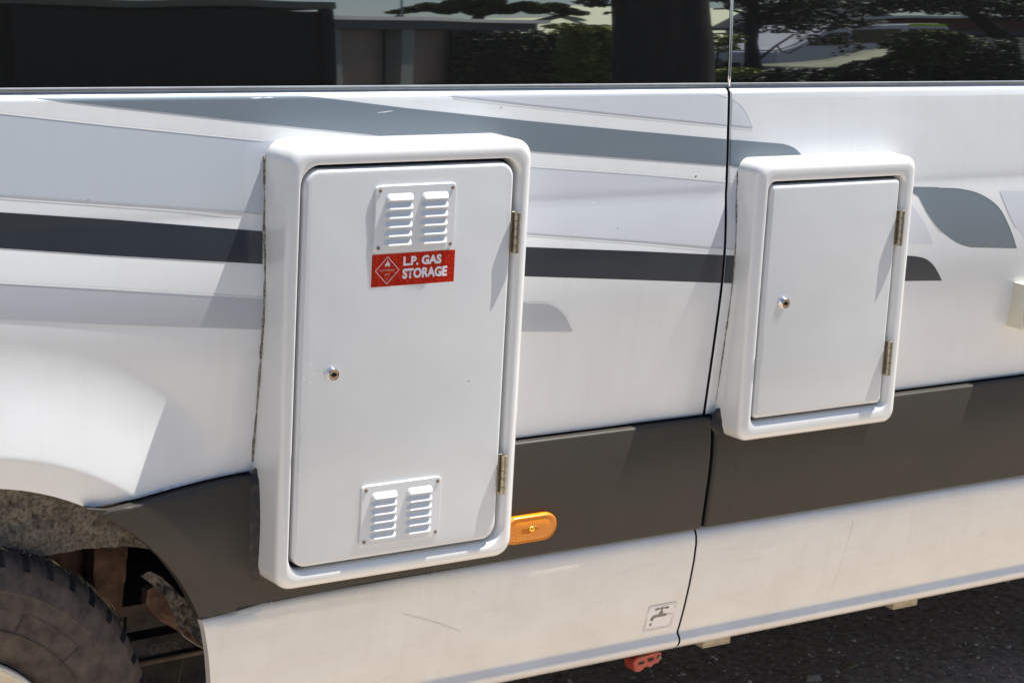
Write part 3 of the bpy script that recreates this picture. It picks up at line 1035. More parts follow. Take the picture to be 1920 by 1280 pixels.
# cut-out lips in the cladding beside the boxes
def cutlip(x, z0, z1, w, parent, seedv):
    bm = bmesh.new()
    ra, rb, rc_, rd = [], [], [], []
    for z in frange(z0, z1, 0.006):
        n_ = mnoise.noise(Vector((seedv, z * 30, 2)))
        ww = w * (1 + 0.12 * n_)
        edge = min(1.0, max(0.05, (z1 - z) / 0.03))
        edge2 = min(1.0, max(0.1, (z - z0) / 0.02))
        ww *= min(edge ** 0.5, edge2 ** 0.5)
        y = yclad(x - ww, z)
        ra.append(bm.verts.new((x - ww, y + 0.001, z)))
        rb.append(bm.verts.new((x - ww * 0.88, y - 0.0012, z)))
        rc_.append(bm.verts.new((x - ww * 0.4, y - 0.0026 - 0.0006 * n_, z)))
        rd.append(bm.verts.new((x + 0.002, y - 0.0060, z)))
    for i in range(len(ra) - 1):
        for u, w_ in ((ra, rb), (rb, rc_), (rc_, rd)):
            bm.faces.new((u[i], w_[i], w_[i + 1], u[i + 1]))
    bmesh.ops.recalc_face_normals(bm, faces=bm.faces[:])
    return sub(frombm('cutout_lip', bm, M['lip'], None), parent)


M['lip'] = plain('dark_brown_lip', (0.020, 0.019, 0.019), 0.6, scale=60, col2=(0.10, 0.07, 0.045), lo=0.5, hi=0.75, detail=8)  # near-black with brown mottling
cutlip(1.650, 0.585, 0.768, 0.017, gas, 3)
cutlip(BX2, BZ2 + 0.003, 0.772, 0.026, store, 6)

# vents
def vent(x0, x1, z0, z1, yd, parent, cols, ztop, pitch, n):
    bm = bmesh.new()
    L = [(rrect(x0, x1, z0, z1, 0.008), yd + 0.0005), (rrect(x0, x1, z0, z1, 0.008), yd - 0.0036), (rrect(x0 + 0.0009, x1 - 0.0009, z0 + 0.0009, z1 - 0.0009, 0.0074), yd - 0.0046)]
    loft(bm, L)
    bmesh.ops.recalc_face_normals(bm, faces=bm.faces[:])
    sub(frombm('vent_plate', bm, M['vent'], None, True, R(40)), parent)
    yp = yd - 0.0046
    base = None
    for (cx0, cx1) in cols:
        for k in range(n):
            zt = ztop - pitch * k
            if base is None:
                bm = bmesh.new()
                W = cx1 - cx0
                nu, nv = 16, 6
                H = 0.0058
                hh = 0.0105
                g = []
                for i in range(nu + 1):
                    u = i / nu
                    s = u * W
                    endd = min(s, W - s)
                    r_ = 0.0075
                    e = 1.0 if endd >= r_ else math.sqrt(max(0, 1 - (1 - endd / r_) ** 2))
                    row = []
                    for j in range(nv + 1):
                        v_ = j / nv
                        # v=0 at the top on the plate, v=1 at the lower lip
                        z = -hh * v_ * (0.35 + 0.65 * e) - hh * (1 - (0.35 + 0.65 * e)) * 0.9
                        y = -H * (0.4 * math.sin(v_ * math.pi / 2) + 0.6 * v_) * e
                        row.append(bm.verts.new((s - W / 2, y, z)))
                    row.append(bm.verts.new((s - W / 2, -H * 0.80 * e, row[-1].co.z - 0.0006)))
                    row.append(bm.verts.new((s - W / 2, 0.0004, row[-1].co.z + 0.0004)))
                    g.append(row)
                for i in range(nu):
                    for j in range(len(g[0]) - 1):
                        bm.faces.new((g[i][j], g[i][j + 1], g[i + 1][j + 1], g[i + 1][j]))
                bmesh.ops.recalc_face_normals(bm, faces=bm.faces[:])
                for f_ in bm.faces:
                    pass
                base = frombm('louvre', bm, M['vent'], None, True, R(50))
                o = base
            else:
                o = base.copy()
                COL.objects.link(o)
            o.parent = parent
            o.location = ((cx0 + cx1) / 2, yp + 0.0002, zt)
    sb = None
    for (sx, sz) in ((x0 + 0.0075, z0 + 0.0075), (x1 - 0.0075, z0 + 0.0075), (x1 - 0.0075, z1 - 0.0075), (x0 + 0.0075, z1 - 0.0075)):
        if sb is None:
            bm = bmesh.new()
            lathe(bm, [(0.0030, 0.0002), (0.0030, -0.0008), (0.0024, -0.0012), (0.0011, -0.0012), (0.0008, -0.0004), (0.0, -0.0004)], (0, 0, 0), 'Y', 16)
            sb = frombm('screw', bm, M['screw'], None, True, R(40))
            o = sb
        else:
            o = sb.copy()
            COL.objects.link(o)
        o.parent = parent
        o.location = (sx, yp, sz)
    return yp


vent(1.7985, 1.9475, 1.1175, 1.2225, YD1, gas, [(1.8165, 1.8680), (1.8830, 1.9325)], 1.2100, 0.01420, 6)
vent(1.7945, 1.9455, 0.6415, 0.7420, YD1, gas, [(1.8120, 1.8620), (1.8785, 1.9290)], 0.7300, 0.01330, 6)

# small chips on the big door
bm = bmesh.new()
for (cx, cz) in [(at(x, y, YD1).x, at(x, y, YD1).z) for x, y in ((583, 665), (584, 682), (580, 685), (589, 701), (582, 717), (570, 712))]:
    lathe(bm, [(0.0008, 0.0), (0.0005, -0.0002), (0.0, -0.0002)], (cx, YD1, cz), 'Y', 7)
sub(frombm('paint_chips', bm, M['ink'], None), gas)['kind'] = 'stuff'
bm = bmesh.new()
pq = at(879, 714, YD1)
lathe(bm, [(0.0012, 0.0), (0.0, -0.0006)], (pq.x, YD1, pq.z), 'Y', 8)
sub(frombm('dirt_spot', bm, M['black'], None), gas)


# ------------------------------------------------------------------ lettering
def flatpoly(name, polys, y, mat, parent, t=0.0003):
    bm = bmesh.new()
    for poly in polys:
        vs = [bm.verts.new((p[0], y, p[1])) for p in poly]
        f_ = bm.faces.new(vs)
        r_ = bmesh.ops.extrude_face_region(bm, geom=[f_])
        bmesh.ops.translate(bm, verts=[g for g in r_['geom'] if isinstance(g, bmesh.types.BMVert)], vec=(0, -t, 0))
    bmesh.ops.recalc_face_normals(bm, faces=bm.faces[:])
    return sub(frombm(name, bm, mat, None, False), parent)


def text(s, x, z, width, height, y, mat, parent, name='lettering', bold=0.0, skew=0.0):
    c = bpy.data.curves.new(name, 'FONT')
    c.body = s
    c.size = 1.0
    c.offset = bold
    c.resolution_u = 3
    tmp = bpy.data.objects.new(name, c)
    COL.objects.link(tmp)
    dg = bpy.context.evaluated_depsgraph_get()
    me = bpy.data.meshes.new_from_object(tmp.evaluated_get(dg))
    bpy.data.objects.remove(tmp)
    xs = [v.co.x for v in me.vertices]
    ys = [v.co.y for v in me.vertices]
    sx = width / (max(xs) - min(xs))
    sy = height / (max(ys) - min(ys))
    x0, y0 = min(xs), min(ys)
    for v in me.vertices:
        v.co = Vector((x + (v.co.x - x0) * sx, y, z + (v.co.y - y0) * sy))
    me.materials.clear()
    me.materials.append(mat)
    o = bpy.data.objects.new(name, me)
    COL.objects.link(o)
    o.parent = parent
    return o


YS = YD1 - 0.0004
flatpoly('warning_sticker', [rrect(1.7985, 1.9530, 1.0625, 1.1140, 0.0008, 2)], YD1, M['redsticker'], gas, 0.0004)
YT = YS - 0.0002
P1 = at(756, 498.5, YS); P2 = at(827, 493, YS)
text('L.P. GAS', P1.x, P1.z, 0.0715, 0.0150, YT, M['ink'], gas, bold=0.045)
P1 = at(754, 523, YS)
text('STORAGE', P1.x, P1.z, 0.0840, 0.0165, YT, M['ink'], gas, bold=0.045)
dc = at(726, 507, YS)
cx_, cz_ = dc.x, dc.z
ro, ri = 0.0222, 0.0210
dm = []
for k in range(4):
    a0, a1 = R(90 * k), R(90 * (k + 1))
    dm.append([(cx_ + ro * math.cos(a0), cz_ + ro * math.sin(a0)), (cx_ + ro * math.cos(a1), cz_ + ro * math.sin(a1)), (cx_ + ri * math.cos(a1), cz_ + ri * math.sin(a1)), (cx_ + ri * math.cos(a0), cz_ + ri * math.sin(a0))])
flatpoly('diamond_outline', dm, YT, M['ink'], gas, 0.0001)
fl = [(-.0030, 0), (-.0045, .0028), (-.0038, .0055), (-.0024, .0038), (-.0020, .0068), (-.0004, .0094), (0.0000, .0122), (.0008, .0090), (.0004, .0064), (.0022, .0078), (.0034, .0092), (.0028, .0062), (.0046, .0044), (.0044, .0020), (.0028, 0), (.0016, .0020), (.0012, .0040), (-.0004, .0018), (-.0018, .0032), (-.0020, .0012)]
flatpoly('flame_symbol', [[(cx_ + a, cz_ + 0.0052 + c) for a, c in fl]], YT, M['ink'], gas, 0.0001)
text('FLAMMABLE', cx_ - 0.0135, cz_ - 0.0012, 0.0270, 0.0030, YT, M['ink_thin'], gas)
text('GAS', cx_ - 0.0050, cz_ - 0.0078, 0.0100, 0.0030, YT, M['ink_thin'], gas)
text('2', cx_ - 0.0012, cz_ - 0.0155, 0.0026, 0.0034, YT, M['ink_thin'], gas)

# ------------------------------------------------------------------ amber side marker
lampc = at(1003, 990, -0.040)
lc = (2.1830, 0.6010)
bm = bmesh.new()
def stad(hw, hh, n=10):
    return rrect(lc[0] - hw, lc[0] + hw, lc[1] - hh, lc[1] + hh, hh * 0.98, n)
yl = yclad(lc[0], lc[1])
def ytilt(dy):
    return lambda p: yclad(p[0], p[1]) + dy
loft(bm, [(stad(0.0560, 0.0252), ytilt(0.004)), (stad(0.0560, 0.0252), ytilt(-0.007)), (stad(0.0553, 0.0245), ytilt(-0.0095)), (stad(0.0536, 0.0229), ytilt(-0.0110)), (stad(0.0522, 0.0215), ytilt(-0.0108)), (stad(0.0512, 0.0206), ytilt(-0.0098))])
bmesh.ops.recalc_face_normals(bm, faces=bm.faces[:])
lamp = vp(frombm('side_marker_lamp', bm, M['amber_plain'], None, True, R(45)))
lamp['label'] = 'oval amber side marker lamp at the gas locker corner'
bm = bmesh.new()
loft(bm, [(stad(0.0514, 0.0208), ytilt(-0.0097)), (stad(0.044, 0.018), ytilt(-0.0108)), (stad(0.036, 0.012), ytilt(-0.0116)), (stad(0.020, 0.005), ytilt(-0.0119))])
bmesh.ops.recalc_face_normals(bm, faces=bm.faces[:])
sub(frombm('ribbed_lens', bm, M['amber'], None), lamp)
flatpoly('reflector_patch', [rrect(lc[0] - 0.020, lc[0] + 0.004, lc[1] - 0.006, lc[1] + 0.005, 0.002, 2)], yl - 0.0118, M['amber_dark'], lamp, 0.0004)
bm = bmesh.new()
bmesh.ops.create_uvsphere(bm, u_segments=20, v_segments=12, radius=0.0062)
bmesh.ops.translate(bm, verts=bm.verts[:], vec=(lc[0] + 0.001, yl - 0.0105, lc[1] + 0.001))
sub(frombm('bulb', bm, M['amber_bulb'], None), lamp)
bm = bmesh.new()
boxbm(bm, lc[0] + 0.006, lc[0] + 0.013, yl - 0.0130, yl - 0.011, lc[1] - 0.001, lc[1] + 0.005, 0.0008, 1)
sub(frombm('bulb_holder', bm, M['amber_dark'], None), lamp)

# ------------------------------------------------------------------ water tap sticker on the sill
def yss(x, z): return ysill(x, z)


tapz0, tapz1, tapx0, tapx1 = 0.350, 0.403, 2.489, 2.555
def tp(name, poly, mat, eps, parent=None):
    return panel(name, poly, ysill, mat, None, zs_s, [], eps=eps)


tb = vp(tp('tap_sticker', rrect(tapx0, tapx1, tapz0, tapz1, (0.003, 0.008, 0.003, 0.005), 4), M['tapfilm'], 0.0004))
tb['label'] = 'square water tap sticker by the joint in the sill'


def ring(x0, x1, z0, z1, rs, w):
    o_ = rrect(x0, x1, z0, z1, rs, 4)
    i_ = rrect(x0 + w, x1 - w, z0 + w, z1 - w, tuple(max(0.001, r_ - w) for r_ in rs), 4)
    return o_, i_


def ringmesh(name, x0, x1, z0, z1, rs, w, mat, eps, parent):
    o_, i_ = ring(x0, x1, z0, z1, rs, w)
    bm = bmesh.new()
    a = [bm.verts.new((p[0], ysill(*p) - eps, p[1])) for p in o_]
    c = [bm.verts.new((p[0], ysill(*p) - eps, p[1])) for p in i_]
    for k in range(len(a)):
        bm.faces.new((a[k], a[(k + 1) % len(a)], c[(k + 1) % len(a)], c[k]))
    bmesh.ops.recalc_face_normals(bm, faces=bm.faces[:])
    return sub(frombm(name, bm, mat, None), parent)


ringmesh('sticker_border', tapx0, tapx1, tapz0, tapz1, (0.003, 0.008, 0.003, 0.005), 0.0007, M['line_print'], 0.0007, tb)
ringmesh('sticker_border', tapx0 + 0.003, tapx1 - 0.003, tapz0 + 0.003, tapz1 - 0.003, (0.002, 0.007, 0.002, 0.004), 0.0006, M['line_print'], 0.0007, tb)
W_, H_ = tapx1 - tapx0, tapz1 - tapz0
def T_(u, v_): return (tapx0 + u * W_, tapz0 + v_ * H_)
body = [T_(.17, .38), T_(.17, .47), T_(.20, .55), T_(.27, .60), T_(.42, .60), T_(.43, .66), T_(.46, .71), T_(.475, .80), T_(.53, .80), T_(.545, .71), T_(.575, .66), T_(.585, .60), T_(.72, .60), T_(.72, .49), T_(.34, .49), T_(.29, .46), T_(.27, .38)]
hand = [T_(.27, .78), T_(.24, .82), T_(.28, .87), T_(.36, .87), T_(.43, .845), T_(.50, .89), T_(.57, .845), T_(.64, .87), T_(.72, .87), T_(.76, .82), T_(.73, .78), T_(.64, .785), T_(.57, .81), T_(.50, .795), T_(.43, .81), T_(.36, .785)]
drop = [T_(.215, .32)] + [T_(.215 + .045 * math.cos(a), .225 + .045 * math.sin(a)) for a in (0.5, 0.0, -0.8, -1.57, -2.3, -3.14, -3.7)]
for nm, pg in (('tap_symbol', body), ('tap_handle_symbol', hand), ('drop_symbol', drop)):
    sub(tp(nm, pg, M['grey_print'], 0.0008), tb)
sub(tp('faded_symbol', [T_(.74, .58), T_(.92, .58), T_(.92, .50), T_(.74, .50)], M['tapfaded'], 0.0008), tb)

# ------------------------------------------------------------------ fitting at the right edge
f0 = at(1903, 530, -0.030); f1 = at(1905, 615, -0.050)
fx0 = at(1903, 560, -0.034).x
fz1, fz0 = at(1903, 530, -0.034).z, at(1903, 614, -0.034).z
fit = vp(box('inlet_hatch', M['fitting'], None, fx0, fx0 + 0.16, -0.058, 0.0, fz0, fz1, 0.004, 2))
fit['label'] = 'cream inlet hatch cut by the right edge of the photo'
sub(box('hatch_lid', M['fitting'], None, fx0 + 0.006, fx0 + 0.154, -0.064, -0.0582, fz0 + 0.006, fz1 - 0.006, 0.002, 2), fit)
sub(box('hatch_groove', M['gap'], None, fx0 + 0.013, fx0 + 0.0145, -0.0645, -0.063, fz0 + 0.008, fz1 - 0.008), fit)

# ------------------------------------------------------------------ wheel
WC = (1.159, 0.0, 0.341)
wheel = vp(empty('wheel', 'dusty black wheel', None, (0, 0, 0)))
del wheel['label']
bm = bmesh.new()
NS = 576
y0w = -0.005
prof = [(0.174, 0.045), (0.179, 0.022), (0.198, 0.010), (0.235, 0.002), (0.262, 0.000), (0.285, 0.003), (0.290, 0.0015), (0.306, 0.006), (0.316, 0.010), (0.3225, 0.0135), (0.3245, 0.0150), (0.331, 0.020), (0.3375, 0.030), (0.3425, 0.044),
        (0.3440, 0.060), (0.3445, 0.064), (0.334, 0.066), (0.334, 0.074), (0.3455, 0.076), (0.3465, 0.105), (0.335, 0.107), (0.335, 0.117), (0.3465, 0.119), (0.3455, 0.148), (0.334, 0.150), (0.334, 0.158), (0.344, 0.160), (0.338, 0.195), (0.320, 0.214), (0.26, 0.225), (0.19, 0.19)]
rings = []
for (r_, o_) in prof:
    row = []
    for k in range(NS):
        a = 2 * math.pi * k / NS
        rr_ = r_
        ph = k % 12
        k2 = k % 24
        if 0.305 < r_ and o_ < 0.062:
            if ph in (0, 1, 2) and 0.323 < r_:
                rr_ = r_ - 0.0048
            if ph in (6, 9) and o_ > 0.025:
                rr_ = r_ - 0.0022
        elif r_ > 0.34:
            if (k + int(o_ * 400)) % 9 == 0:
                rr_ = r_ - 0.006
        yy = y0w + o_ + (0.006 if (ph in (0, 1, 2) and 0.323 < r_ and o_ < 0.035) else 0)
        row.append(bm.verts.new((WC[0] + rr_ * math.cos(a), WC[1] + yy, WC[2] + rr_ * math.sin(a))))
    rings.append(row)
for i in range(len(rings) - 1):
    for k in range(NS):
        bm.faces.new((rings[i][k], rings[i][(k + 1) % NS], rings[i + 1][(k + 1) % NS], rings[i + 1][k]))
bmesh.ops.recalc_face_normals(bm, faces=bm.faces[:])
tyre = sub(frombm('tyre', bm, M['rubber'], None, True, R(32)), wheel)
# faint raised marks on the sidewall
bm = bmesh.new()
for (a0, a1, r0, r1) in ((40, 62, 0.262, 0.2635), (70, 96, 0.262, 0.2635), (64.5, 65.2, 0.222, 0.262), (40.0, 40.6, 0.222, 0.262), (30, 96, 0.2285, 0.2295)):
    k = 18
    pa = [(WC[0] + r1 * math.cos(R(a0 + (a1 - a0) * t / k)), WC[2] + r1 * math.sin(R(a0 + (a1 - a0) * t / k))) for t in range(k + 1)]
    pb = [(WC[0] + r0 * math.cos(R(a0 + (a1 - a0) * t / k)), WC[2] + r0 * math.sin(R(a0 + (a1 - a0) * t / k))) for t in range(k + 1)]
    va = [bm.verts.new((p[0], y0w - 0.0008, p[1])) for p in pa]
    vb = [bm.verts.new((p[0], y0w + 0.0015, p[1])) for p in pb]
    vc = [bm.verts.new((WC[0] + (p[0] - WC[0]) * 1.004, y0w + 0.0015, WC[2] + (p[1] - WC[2]) * 1.004)) for p in pa]
    for i in range(k):
        bm.faces.new((va[i], va[i + 1], vb[i + 1], vb[i]))
        bm.faces.new((vc[i], vc[i + 1], va[i + 1], va[i]))
bmesh.ops.recalc_face_normals(bm, faces=bm.faces[:])
sub(frombm('sidewall_marking', bm, M['rubber'], None), wheel)
# rim
bm = bmesh.new()
lathe(bm, [(0.176, 0.030), (0.1775, 0.014), (0.175, 0.008), (0.169, 0.007), (0.164, 0.012), (0.161, 0.030), (0.156, 0.060), (0.150, 0.075), (0.120, 0.068), (0.100, 0.045), (0.070, 0.040), (0.066, 0.02), (0.05, 0.012), (0.0, 0.012)], (WC[0], y0w, WC[2]), 'Y', 96)
sub(frombm('rim', bm, M['rim'], None, True, R(50)), wheel)
# grass stuck in the tread
bm = bmesh.new()
random.seed(3)
for k in range(18):
    a = R(random.uniform(35, 96))
    p = Vector((WC[0] + 0.3455 * math.cos(a), y0w + random.uniform(0.03, 0.07), WC[2] + 0.3455 * math.sin(a)))
    t = Vector((-math.sin(a), random.uniform(-.4, .3), math.cos(a))).normalized()
    l = random.uniform(0.005, 0.016)
    o_ = Vector((math.cos(a), 0, math.sin(a)))
    tube(bm, [p - t * l, p + o_ * 0.0018, p + t * l + o_ * random.uniform(0.0005, 0.005)], [0.0003, 0.0006, 0.0002], 4)
M['straw'] = plain('dry_straw', (0.34, 0.27, 0.16), 0.8, var=0.3)
g_ = sub(frombm('stuck_grass', bm, M['straw'], None), wheel)
g_['kind'] = 'stuff'
# mud crumbs in the shoulder grooves
bm = bmesh.new()
for k in range(260):
    a = R(random.uniform(30, 100))
    rr_ = 0.3445 + random.uniform(-0.004, 0.001)
    yy = y0w + random.uniform(0.040, 0.11)
    s = random.uniform(0.0006, 0.0020)
    r_ = bmesh.ops.create_icosphere(bm, subdivisions=0 + 1, radius=s)
    bmesh.ops.translate(bm, verts=r_['verts'], vec=(WC[0] + rr_ * math.cos(a), yy, WC[2] + rr_ * math.sin(a)))
M['mud'] = plain('pale_mud', (0.22, 0.20, 0.17), 0.9, var=0.4, scale=200)
g_ = sub(frombm('mud_crumbs', bm, M['mud'], None), wheel)
g_['kind'] = 'stuff'

# ------------------------------------------------------------------ wheel arch inside
def plate(name, pts_px, y, mat, thick=0.004, noise_amp=0.0, nz=40.0, ycurve=None, step=0.02):
    """plate whose outline stands at depth y, with its own thickness and lumps"""
    poly = [(at(p[0], p[1], y).x, at(p[0], p[1], y).z) for p in pts_px]
    f = (lambda x, z: y + (ycurve(x, z) if ycurve else 0) + noise_amp * mnoise.fractal(Vector((x * nz, 3.1, z * nz)), 1.0, 2.0, 4))
    x0_, x1_ = min(p[0] for p in poly), max(p[0] for p in poly)
    z0_, z1_ = min(p[1] for p in poly), max(p[1] for p in poly)
    return vp(panel(name, poly, f, mat, None, frange(z0_, z1_, step), frange(x0_, x1_, step), thick=thick, smooth_eps=0.001))


plate('wheel_arch_liner', [(-260, 900), (-100, 880), (0, 900), (120, 905), (240, 950), (310, 1010), (300, 1034), (240, 1028), (150, 1034), (110, 1042), (78, 1046), (60, 1048), (30, 1046), (0, 1030), (-120, 1010), (-260, 1030)], 0.050, M['felt'], 0.006, 0.010, 26.0, lambda x, z: 0.10 * (0.76 - z), 0.012)
# torn liner strip hanging in front of the sill
plate('torn_liner_strip', [(262, 1078), (285, 1072), (305, 1082), (332, 1108), (350, 1130), (372, 1152), (384, 1180), (384, 1200), (372, 1204), (352, 1178), (338, 1180), (326, 1150), (312, 1120), (290, 1098)], 0.075, M['felt'], 0.004, 0.012, 40.0, None, 0.008)
# wheel well wall
bm = bmesh.new()
for (x0, x1, y0, y1, z0, z1) in ((0.5, 1.9, 0.62, 0.64, 0.15, 0.80), (0.5, 1.75, 0.05, 0.62, 0.80, 0.82)):
    boxbm(bm, x0, x1, y0, y1, z0, z1)
vp(frombm('wheel_well', bm, M['chassis'], None, False))
plate('rusty_strut', [(176, 1015), (240, 1015), (236, 1085), (222, 1160), (200, 1180), (178, 1130)], 0.30, M['rust'], 0.03, 0.006, 30, None, 0.012)
plate('rusty_plate', [(60, 1010), (178, 1010), (178, 1110), (150, 1090), (100, 1060)], 0.36, M['rust'], 0.02, 0.006, 30, None, 0.02)
plate('inner_panel', [(236, 1010), (400, 1100), (400, 1220), (236, 1200)], 0.50, M['chassis'], 0.01, 0.004, 30, None, 0.02)
plate('rusty_triangle', [(236, 1080), (272, 1103), (236, 1107)], 0.50, M['rust_bright'] if 'rust_bright' in M else plain('bright_rust', (0.16, 0.062, 0.028), 0.85, var=0.3), 0.01)
plate('rusty_bracket', [(276, 1105), (300, 1092), (330, 1120), (350, 1168), (366, 1190), (384, 1198), (384, 1214), (352, 1196), (330, 1180), (296, 1160), (272, 1130)], 0.16, M['rust'], 0.02, 0.006, 35, None, 0.010)
bm = bmesh.new()
pts = [at(337, 1122, 0.12), at(341, 1160, 0.11), at(338, 1180, 0.10), at(345, 1192, 0.09), at(366, 1206, 0.08), at(384, 1216, 0.07)]
tube(bm, pts, 0.0016, 6)
vp(frombm('edge_trim', bm, M['bracket'], None))
# cross beam with chalked number
b0, b1 = at(248, 1220, 0.26), at(420, 1186, 0.26)
bm = bmesh.new()
d = (b1 - b0).normalized()
upv = Vector((0, 0, 1))
q = []
for p, e in ((b0, -0.04), (b1, 0.05)):
    p = p + d * e
    for (oy, oz) in ((0, 0.018), (0.03, 0.022), (0.03, -0.020), (0.004, -0.022), (-0.008, -0.016)):
        q.append(bm.verts.new(p + Vector((0, oy, oz))))
for k in range(5):
    bm.faces.new((q[k], q[(k + 1) % 5], q[5 + (k + 1) % 5], q[5 + k]))
bm.faces.new(q[:5]); bm.faces.new(q[5:])
bmesh.ops.recalc_face_normals(bm, faces=bm.faces[:])
beam = vp(frombm('axle_beam', bm, M['chassis'], None, False))
bm = bmesh.new()
tube(bm, [b0 + d * -0.03 + Vector((0, -0.012, -0.020)), b1 + d * 0.045 + Vector((0, -0.012, -0.020))], 0.0055, 8)
sub(frombm('dusty_beam_edge', bm, M['brown_edge'], None), beam)
tx = text('320', 0, 0, 0.062, 0.018, 0, M['chalk'], beam, name='chalk_number')
ang = math.atan2(d.z, d.x)
tx.matrix_local = Matrix.Translation(at(300, 1217, 0.25) + Vector((-0.024, -0.006, -0.004))) @ Matrix.Rotation(-ang, 4, 'Y') @ Matrix.Scale(-1, 4, (1, 0, 0)) @ Matrix.Translation((-0.062, 0, 0))

# ------------------------------------------------------------------ things hanging below the sill
def bracket(pxs, y):
    p = at(pxs[0], pxs[1], y)
    bm = bmesh.new()
    boxbm(bm, p.x - 0.034, p.x + 0.034, y - 0.02, y + 0.09, 0.283, 0.2865)
    boxbm(bm, p.x + 0.0305, p.x + 0.034, y - 0.02, y + 0.09, 0.2866, 0.325)
    boxbm(bm, p.x - 0.034, p.x - 0.0305, y - 0.02, y + 0.09, 0.2866, 0.325)
    boxbm(bm, p.x - 0.0304, p.x + 0.0304, y - 0.02, y - 0.0165, 0.2866, 0.325)
    bmesh.ops.bevel(bm, geom=bm.edges[:], offset=0.0008, segments=1, affect='EDGES')
    bmesh.ops.recalc_face_normals(bm, faces=bm.faces[:])
    return vp(frombm('step_bracket', bm, M['bracket'], None, False))


bracket((1331, 1205), 0.055)
bracket((1684, 1134), 0.055)

# red iron coupling under the sill
rc0 = at(1182, 1241, 0.09); rc1 = at(1236, 1228, 0.09)
bm = bmesh.new()
cxr, czr = (rc0.x + rc1.x) / 2, (rc0.z + rc1.z) / 2
prof_r = [(-.034, -.010), (-.030, -.017), (-.020, -.020), (-.012, -.018), (-.006, -.013), (0.002, -.012), (.006, -.016), (.012, -.014), (.018, -.008), (.024, -.011), (.030, -.006), (.034, .004), (.032, .012), (.020, .015), (-.010, .012), (-.030, .010), (-.036, .004)]
vs = [bm.verts.new((cxr + a, 0.080, czr + c)) for a, c in prof_r]
f_ = bm.faces.new(vs)
r_ = bmesh.ops.extrude_face_region(bm, geom=[f_])
bmesh.ops.translate(bm, verts=[g for g in r_['geom'] if isinstance(g, bmesh.types.BMVert)], vec=(0, 0.03, 0))
bmesh.ops.bevel(bm, geom=[e for e in bm.edges], offset=0.002, segments=2, affect='EDGES')
bmesh.ops.recalc_face_normals(bm, faces=bm.faces[:])
rco = vp(frombm('red_coupling', bm, M['red_iron'], None, True, R(40)))
bm = bmesh.new()
for (a, c, w, h) in ((-0.016, -0.002, 0.012, 0.005), (0.006, 0.001, 0.013, 0.006)):
    boxbm(bm, cxr + a - w / 2, cxr + a + w / 2, 0.0788, 0.081, czr + c - h / 2, czr + c + h / 2)
sub(frombm('coupling_slot', bm, M['black'], None, False), rco)
bm = bmesh.new()
lathe(bm, [(0.0045, 0.0), (0.0042, -0.003), (0.002, -0.003), (0.0016, -0.001), (0, -0.001)], (cxr + 0.026, 0.080, czr + 0.002), 'Y', 12)
sub(frombm('coupling_pin', bm, M['screw'], None), rco)
bm = bmesh.new()
boxbm(bm, cxr - 0.02, cxr + 0.02, 0.085, 0.105, czr + 0.008, 0.36, 0.002, 1)
vp(frombm('coupling_hanger', bm, M['chassis'], None))

# drips of dirt along the cladding foot under the gas locker
bm = bmesh.new()
random.seed(11)
for k in range(260):
    t = random.random()
    pxx = 500 + 370 * t
    x_ = 1.668 + (2.06 - 1.668) * t
    dens = 1.0 if (1.74 < x_ < 1.80 or 1.93 < x_ < 2.04) else 0.25
    if random.random() > dens:
        continue
    z_ = 0.5405 + random.gauss(0, 0.0013) - 0.001
    y_ = min(yclad(x_, 0.546), ysill(x_, min(z_, 0.5425))) + 0.001
    s = random.uniform(0.0006, 0.0022)
    r_ = bmesh.ops.create_icosphere(bm, subdivisions=1, radius=s)
    for v in r_['verts']:
        v.co.y *= 0.5
    bmesh.ops.translate(bm, verts=r_['verts'], vec=(x_, ysill(x_, 0.5405) - 0.0004, z_ - 0.002))
g_ = vp(frombm('caked_dirt', bm, M['lip'], None))
g_['kind'] = 'stuff'

# ------------------------------------------------------------------ ground
def ground_mat(name, c1, c2, c3, sc1, sc2):
    m, nt, b = nodes(name)
    n1 = N(nt, 'ShaderNodeTexNoise', Scale=sc1, Detail=8.0, Roughness=0.7)
    nt.links.new(coords(nt), n1.inputs['Vector'])
    a = ramp(nt, n1.outputs[0], [(0.3, c1), (0.7, c2)])
    v = N(nt, 'ShaderNodeTexVoronoi', Scale=sc2)
    nt.links.new(coords(nt), v.inputs['Vector'])
    f = ramp(nt, v.outputs['Distance'], [(0.08, (1, 1, 1)), (0.26, (0, 0, 0))])
    cc = ramp(nt, v.outputs['Color'], [(0.72, (0, 0, 0)), (0.78, (1, 1, 1))])
    mm = N(nt, 'ShaderNodeMath', operation='MULTIPLY')
    nt.links.new(f, mm.inputs[0]); nt.links.new(cc, mm.inputs[1])
    nt.links.new(mixc(nt, mm.outputs[0], a, c3), b.inputs['Base Color'])
    b.inputs['Roughness'].default_value = 0.92
    bp = N(nt, 'ShaderNodeBump', Strength=0.7, Distance=0.006)
    nt.links.new(n1.outputs[0], bp.inputs['Height'])
    nt.links.new(bp.outputs[0], b.inputs['Normal'])
    return m


